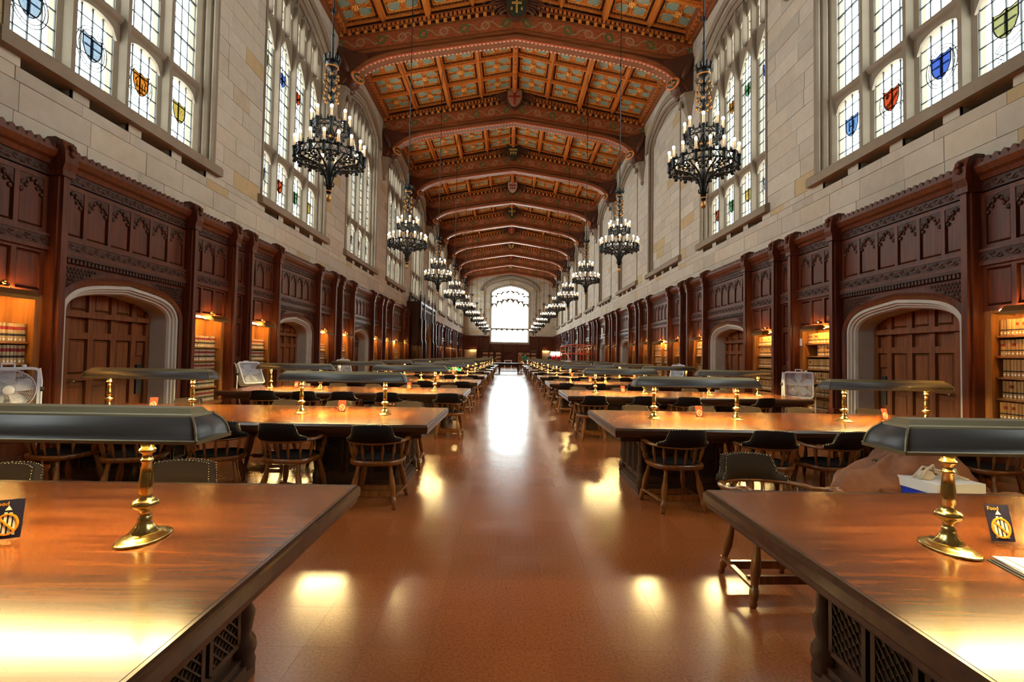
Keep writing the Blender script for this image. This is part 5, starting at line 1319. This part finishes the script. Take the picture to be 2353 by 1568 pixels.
for i, (x, y, a, m) in enumerate([(0, 0, 0, 1), (.01, -.005, .02, 1), (.02, .0, -.03, 0), (.025, .01, .05, 0), (.05, .0, .03, 0)]):
    q = MB().box(-.15, .20, -.14, .14, .004 * i, .004 * i + .0032, m); M_ = Matrix.Translation((x, y, 0)) @ Matrix.Rotation(a, 4, 'Z'); o = len(mb.v); mb.v += [tuple(M_ @ Vector(p)) for p in q.v]
    for f in q.f: mb.f.append([o + j for j in f]); mb.m.append(m); mb.s.append(False); mb.u.append(None)
ob('paper_stack', mb.mesh('paper_stack', 'paper', 'suit_dark'), None, (1.765, 1.585, TH + .0005), -.22, label='white papers on a dark magazine at the right edge of the near right table', cat='papers')
# notices, plates and a painted glare on the woodwork
ob('paper_notice', MB().box(-.055, .055, 0, .003, -.065, .065).mesh('notice', 'paper'), None, (-XW - .34, PK(0) + .80, 1.50), side_rz(-1), label='small white notice on the nearest left door', cat='notice')
ob('paper_notice', MB().box(-.05, .05, 0, .003, -.075, .075).mesh('notice', 'paper'), None, (XW - .061, PK(0) + 2.555, 1.86), side_rz(1), label='white notice on the frame of the second right bookcase', cat='notice')
mb = MB(); mb.box(-.045, .045, 0, .012, -.06, .06); mb.box(-.012, .03, .012, .035, -.02, .03); ob('brass_lock', mb.mesh('lock_plate', 'brass_dull'), None, (XW - .055, PK(0) + 2.9875, 1.40), side_rz(1), label='brass lock plate on the narrow oak panel beside the second right bookcase', cat='lock')
ob('glare_panel', MB().box(-.16, .16, 0, .03, -.32, .32).mesh('glare_patch', 'paper'), None, (XW - .32, 30.6, 3.02), side_rz(1), label='white panel standing in for a bright glare high on the right hand panelling', cat='sheet')  # white panel added to imitate a bright reflection on the polished oak

# ------------------------------------------------------------------ far middle of the room
ct = grp('library_table', (-.05, 41.6, 0), 0, label='dark table with turned legs standing across the aisle far away', cat='table')
ob('table_top', MB().box(-1.22, 1.22, -.7, .7, .80, .86).box(-1.1, 1.1, -.6, .6, .68, .80).mesh('library_top', 'wood_dark'), ct)
lgp = [(.05, 0), (.06, .05), (.04, .10), (.07, .2), (.09, .34), (.07, .46), (.04, .52), (.06, .60), (.06, .70)]
lgm = MB().lathe(lgp, 10).mesh('turned_leg', 'wood_dark')
for x in (-.8, .8):
    for y in (-.5, .5): ob('leg', lgm, ct, (x, y, 0))
ob('stretcher', MB().box(-.8, .8, -.03, .03, .12, .18).mesh('stretcher', 'wood_dark'), ct)
ps = grp('black_stand', (-1.22, 37.2, 0), label='tall black post on a flat base at the left of the aisle', cat='stand')
ob('base', MB().box(-.42, .42, -.30, .30, 0, .05).mesh('stand_base', 'black'), ps); ob('post', MB().box(-.045, .045, -.045, .045, .05, 1.95).mesh('stand_post', 'black'), ps)
dk = grp('service_desk', (4.15, 40.2, 0), label='oak service desk with two red lamps, right of the aisle', cat='desk')
mb = MB(); mb.box(-.9, .9, -.35, .35, 0, 1.12); mb.box(-.95, .95, -.4, .4, 1.12, 1.16); stiles(mb, -.9, .9, .1, 1.1, 3); ob('desk_body', mb.mesh('desk_body', 'wood_door'), dk)
for i, x in enumerate((3.62, 4.05)):
    o = grp('table_lamp', (x, 40.1, 1.161), label='red based table lamp with white shade, %s of the pair' % ('left' if i == 0 else 'right'), cat='lamp', group='red table lamps on the service desk')
    ob('lamp_base', MB().lathe([(.10, 0), (.12, .02), (.08, .04), (.16, .14), (.19, .26), (.15, .36), (.05, .42), (.02, .48), (.02, .56)], 14).mesh('lamp_base', 'red_glaze'), o)
    ob('lamp_shade', MB().lathe([(.28, .42), (.20, .72), (.195, .72), (.275, .42)], 18).mesh('drum_shade', 'shade_white'), o)
sf = grp('work_platform', (0, 0, 0), label='orange railed work platform beside the right wall', cat='platform')
a0, a1, b0, b1, zp = 4.0, 5.55, 31.4, 38.0, 1.18
ob('deck', MB().box(a0, a1, b0, b1, zp - .10, zp).mesh('deck', 'white_metal'), sf)
for z in (zp + .52, zp + 1.10): ob('rail', MB().tube([(a0, b0, z), (a1, b0, z), (a1, b1, z), (a0, b1, z)], .035, 6, 0, True).mesh('rail', 'orange_paint'), sf)
for x, y in ((a0, b0), (a1, b0), (a0, b1), (a1, b1), (a0, (b0 + b1) / 2), (a1, (b0 + b1) / 2), ((a0 + a1) / 2, b0)): ob('rail_post', MB().tube([(x, y, zp), (x, y, zp + 1.10)], .035, 6).mesh('rail_post', 'orange_paint'), sf)
ob('brace', MB().tube([(a0, b0 + .1, zp), (a0, b0 + 3.2, zp + .6)], .03, 6).mesh('brace', 'orange_paint'), sf)
mb = MB(); mb.box(a0 + .1, a1 - .1, b0 + .3, b1 - .3, .15, .45)
for x in (a0 + .15, a1 - .15):
    mb.tube([(x, b0 + .4, .45), (x, b1 - .4, zp - .1)], .05, 6); mb.tube([(x, b1 - .4, .45), (x, b0 + .4, zp - .1)], .05, 6)
ob('lift_base', mb.mesh('lift_base', 'orange_paint'), sf)
for x in (a0 + .1, a1 - .1):
    for y in (b0 + .8, b1 - .8): ob('wheel', MB().lathe([(.19, -.06), (.19, .06)], 14, (0, 0, 0), M=Matrix.Translation((x, y, .19)) @ Matrix.Rotation(R90, 4, 'Y')).mesh('wheel', 'black'), sf)
# low bookcases, bench and lit shelves at the far end
for i, (x0, x1) in enumerate(((-3.55, -1.05), (1.1, 3.6))):
    o = grp('low_bookcase', ((x0 + x1) / 2, 63.55, 0), label='low dark bookcase %s of the far end niche' % ('left' if i == 0 else 'right'), cat='bookcase')
    w_ = (x1 - x0) / 2; mb = MB(); mb.box(-w_, w_, .12, .16, 0, 2.05); mb.box(-w_ - .05, w_ + .05, -.18, .2, 2.05, 2.12)
    for x in (-w_, -w_ / 3, w_ / 3, w_): mb.box(x - .04, x + .04, -.15, .12, 0, 2.05)
    for z in (.1, .6, 1.1, 1.58): mb.box(-w_, w_, -.15, .12, z, z + .04)
    ob('carcass', mb.mesh('low_case', 'wood_panel'), o)
    q = MB(); j = 0
    for z in (.14, .64, 1.14, 1.62):
        x = -w_ + .08
        while x < w_ - .12:
            if min(abs(x - c) for c in (-w_ / 3, w_ / 3)) > .09: q.box(x, x + .05, -.10, .10, z, z + .3)
            x += .052
    ob('low_shelf_books', q.mesh('low_books', 'f_tan'), None, ((x0 + x1) / 2, 63.55, 0), kind='stuff', label='rows of tan books in the low bookcase %s of the far end' % ('left' if i == 0 else 'right'), cat='books')
    xx = -4.85 if i == 0 else 4.85
    lo = grp('shelf_lamp', (xx, YE - .14, 2.25), math.pi, label='lit brass lamp on the far end panelling, %s corner' % ('left' if i == 0 else 'right'), cat='lamp', group='brass lamps on the end wall')
    ob('lamp_shade', ME['slshade'], lo, scale=(1.6, 1, 1)); ob('lamp_arm', ME['slarm'], lo)
    ob('lamp_tube', ME['slend'], lo, scale=(1.6, 1, 1))
o = grp('white_bench', (-.15, 61.5, 0), label='small white bench in front of the far end niche', cat='bench')
ob('bench_seat', MB().box(-.5, .5, -.2, .2, .82, .92).mesh('bench_seat', 'paper'), o)
for x in (-.42, .42): ob('leg', MB().box(x - .05, x + .05, -.15, .15, 0, .82).mesh('bench_leg', 'paper'), o)

# ------------------------------------------------------------------ people
def person(name, label, loc, rz, J, mats, hair, hairlong=False):
    # J: joint name -> (x, y, z, radius); facing -y
    E_ = [('pelvis', 'waist'), ('waist', 'chest'), ('chest', 'neck'), ('neck', 'jaw'), ('jaw', 'skull')]
    for s_ in 'LR': E_ += [('chest', 'sh' + s_), ('sh' + s_, 'el' + s_), ('el' + s_, 'wr' + s_), ('wr' + s_, 'pa' + s_), ('pelvis', 'hip' + s_), ('hip' + s_, 'kn' + s_), ('kn' + s_, 'an' + s_), ('an' + s_, 'toe' + s_)]
    J = dict(J)
    for s_ in 'LR':                                                          # five fingers rooted in the palm
        w_, p = Vector(J['wr' + s_][:3]), Vector(J['pa' + s_][:3]); d = (p - w_).normalized(); sx = d.cross(Vector((0, 0, 1))); sx = sx.normalized() if sx.length > .1 else Vector((1, 0, 0))
        for i, (o, L) in enumerate(((-.034, .045), (-.024, .075), (-.008, .082), (.008, .077), (.023, .06))):
            a = p + sx * o + d * (.02 if i else -.02); b = a + d * L * .6 + Vector((0, 0, -.008)) + (sx * -.03 if i == 0 else Vector()); c = b + d * L * .4 + Vector((0, 0, -.018))
            J['f%d%s1' % (i, s_)] = (*a, .009); J['f%d%s2' % (i, s_)] = (*b, .0085); J['f%d%s3' % (i, s_)] = (*c, .007)
            E_ += [('pa' + s_, 'f%d%s1' % (i, s_)), ('f%d%s1' % (i, s_), 'f%d%s2' % (i, s_)), ('f%d%s2' % (i, s_), 'f%d%s3' % (i, s_))]
    names = list(J); idx = {n: i for i, n in enumerate(names)}
    me = bpy.data.meshes.new('skeleton'); me.from_pydata([J[n][:3] for n in names], [(idx[a], idx[b]) for a, b in E_], [])
    t = bpy.data.objects.new('skeleton', me); COL.objects.link(t); m = t.modifiers.new('skin', 'SKIN'); m.use_smooth_shade = True; t.modifiers.new('sub', 'SUBSURF').levels = 2
    for n in names:
        sv = me.skin_vertices[0].data[idx[n]]; r = J[n][3]; sv.radius = (r, r) if not isinstance(r, tuple) else r; sv.use_root = n == 'pelvis'
    dg = bpy.context.evaluated_depsgraph_get(); ev = bpy.data.meshes.new_from_object(t.evaluated_get(dg)); bpy.data.objects.remove(t)
    ev.name = 'person_body'; ev.materials.clear()
    order = ['skin', 'top', 'leg', 'shoe']
    for q in order: ev.materials.append(MT['skin'] if q == 'skin' else MT[mats[q]])
    part = {}
    for a, b in E_:
        k = a[:2]; part[(a, b)] = 'skin' if b in ('jaw', 'skull') or k in ('wr', 'pa') or a[0] == 'f' else 'shoe' if k == 'an' else 'leg' if k in ('hi', 'kn', 'pe') and b != 'waist' else 'top'
    segs = [(Vector(J[a][:3]), Vector(J[b][:3]), order.index(part[(a, b)])) for a, b in E_]
    for p in ev.polygons:
        c = p.center; best = 9; bi = 1
        for a, b, i in segs:
            ab = b - a; tt = max(0, min(1, (c - a).dot(ab) / max(1e-6, ab.length_squared))); dd = (a + ab * tt - c).length
            if dd < best: best = dd; bi = i
        p.material_index = bi; p.use_smooth = True
    o = ob('person', ev, None, loc, rz, label=label, cat='person', group='people in the far half of the room')
    sk, jw = Vector(J['skull'][:3]), Vector(J['jaw'][:3]); up_ = (sk - jw).normalized(); fw = J.get('face', None)
    mb = MB(); mb.ball((sk.x, sk.y + .012, sk.z + .025), .105, 12, 0, .95, 1.1, 1.0)
    if hairlong: mb.ball((sk.x, sk.y + .06, sk.z - .07), .09, 10, 0, 1, .8, 1.5)
    ob('hair', mb.mesh('hair', hair), o)
    mb = MB(); f_ = Vector((sk.x, sk.y - .098, sk.z - .03))
    mb.ball((f_.x, f_.y - .012, f_.z - .02), .018, 6, 0, .8, 1, 1.5)
    for q in (-1, 1): mb.ball((f_.x + q * .033, f_.y + .004, f_.z + .012), .012, 6, 1); mb.ball((sk.x + q * .095, sk.y + .01, sk.z - .03), .028, 6, 0, .4, .8, 1.2)
    mb.ball((f_.x, f_.y + .008, f_.z - .062), .02, 6, 2, 1.2, .5, .4); ob('face', mb.mesh('face', 'skin', 'black', 'red_glaze'), o)
    return o
def stand(lean=0.0, arms='down'):
    J = {'pelvis': (0, .02, .93, (.15, .11)), 'waist': (0, .02 - lean * .12, 1.10, (.14, .10)), 'chest': (0, .03 - lean * .38, 1.34 - lean * .06, (.16, .11)), 'neck': (0, .02 - lean * .60, 1.50 - lean * .12, .055), 'jaw': (0, -.01 - lean * .70, 1.57 - lean * .14, .062), 'skull': (0, .0 - lean * .76, 1.66 - lean * .16, .095)}
    cz, cyy = J['chest'][2] + .09, J['chest'][1]
    for s_, q in (('L', 1), ('R', -1)):
        J['sh' + s_] = (q * .20, cyy, cz, .065)
        if arms == 'rail': J['el' + s_] = (q * .25, cyy - .20, cz - .27, .048); J['wr' + s_] = (q * .12, cyy - .40, 1.15, .034); J['pa' + s_] = (q * .06, cyy - .45, 1.145, .030)
        else: J['el' + s_] = (q * .27, cyy + .03, cz - .30, .046); J['wr' + s_] = (q * .25, cyy - .10, cz - .52, .032); J['pa' + s_] = (q * .24, cyy - .14, cz - .60, .028)
        J['hip' + s_] = (q * .10, .02, .90, .10); J['kn' + s_] = (q * .11, .0, .50, .065); J['an' + s_] = (q * .12, .03, .085, .045); J['toe' + s_] = (q * .14, -.14, .045, .04)
    return J
def sit(table=True):
    J = {'pelvis': (0, .08, .56, (.16, .12)), 'waist': (0, .05, .68, (.15, .11)), 'chest': (0, -.16, .82, (.17, .11)), 'neck': (0, -.30, .89, .055), 'jaw': (0, -.37, .91, .062), 'skull': (0, -.43, .97, .095)}
    for s_, q in (('L', 1), ('R', -1)):
        J['sh' + s_] = (q * .21, -.16, .88, .07); J['el' + s_] = (q * .36, -.34, .815, .05); J['wr' + s_] = (q * .18, -.52, .80, .036); J['pa' + s_] = (q * .10, -.56, .80, .030)
        J['hip' + s_] = (q * .11, .05, .54, .10); J['kn' + s_] = (q * .15, -.36, .53, .07); J['an' + s_] = (q * .15, -.32, .09, .045); J['toe' + s_] = (q * .16, -.48, .045, .04)
    return J
person('person', 'person in a blue grey shirt and jeans leaning on the orange platform rail', (4.52, 35.0, zp), -R90, stand(.8, 'rail'), {'top': 'shirt_blue', 'leg': 'denim', 'shoe': 'shoe'}, 'hair')
person('person', 'person in a green top bent over a left hand reading table', (-2.60, row_y(5) + 1.05, -.02), 0, sit(), {'top': 'shirt_green', 'leg': 'denim', 'shoe': 'shoe'}, 'hair_light')
person('person', 'person in a tan jacket standing right of the far aisle table', (1.02, 44.2, 0), .9, stand(), {'top': 'jacket_tan', 'leg': 'jacket_tan', 'shoe': 'shoe'}, 'hair_light', True)
person('person', 'person in a teal green top standing behind the tan jacket', (1.52, 46.3, -.0), .3, stand(), {'top': 'shirt_green', 'leg': 'denim', 'shoe': 'shoe'}, 'hair')
person('person', 'person in a dark suit standing left of the red lamps', (4.02, 47.4, 0), .2, stand(), {'top': 'suit_dark', 'leg': 'suit_dark', 'shoe': 'shoe'}, 'hair')
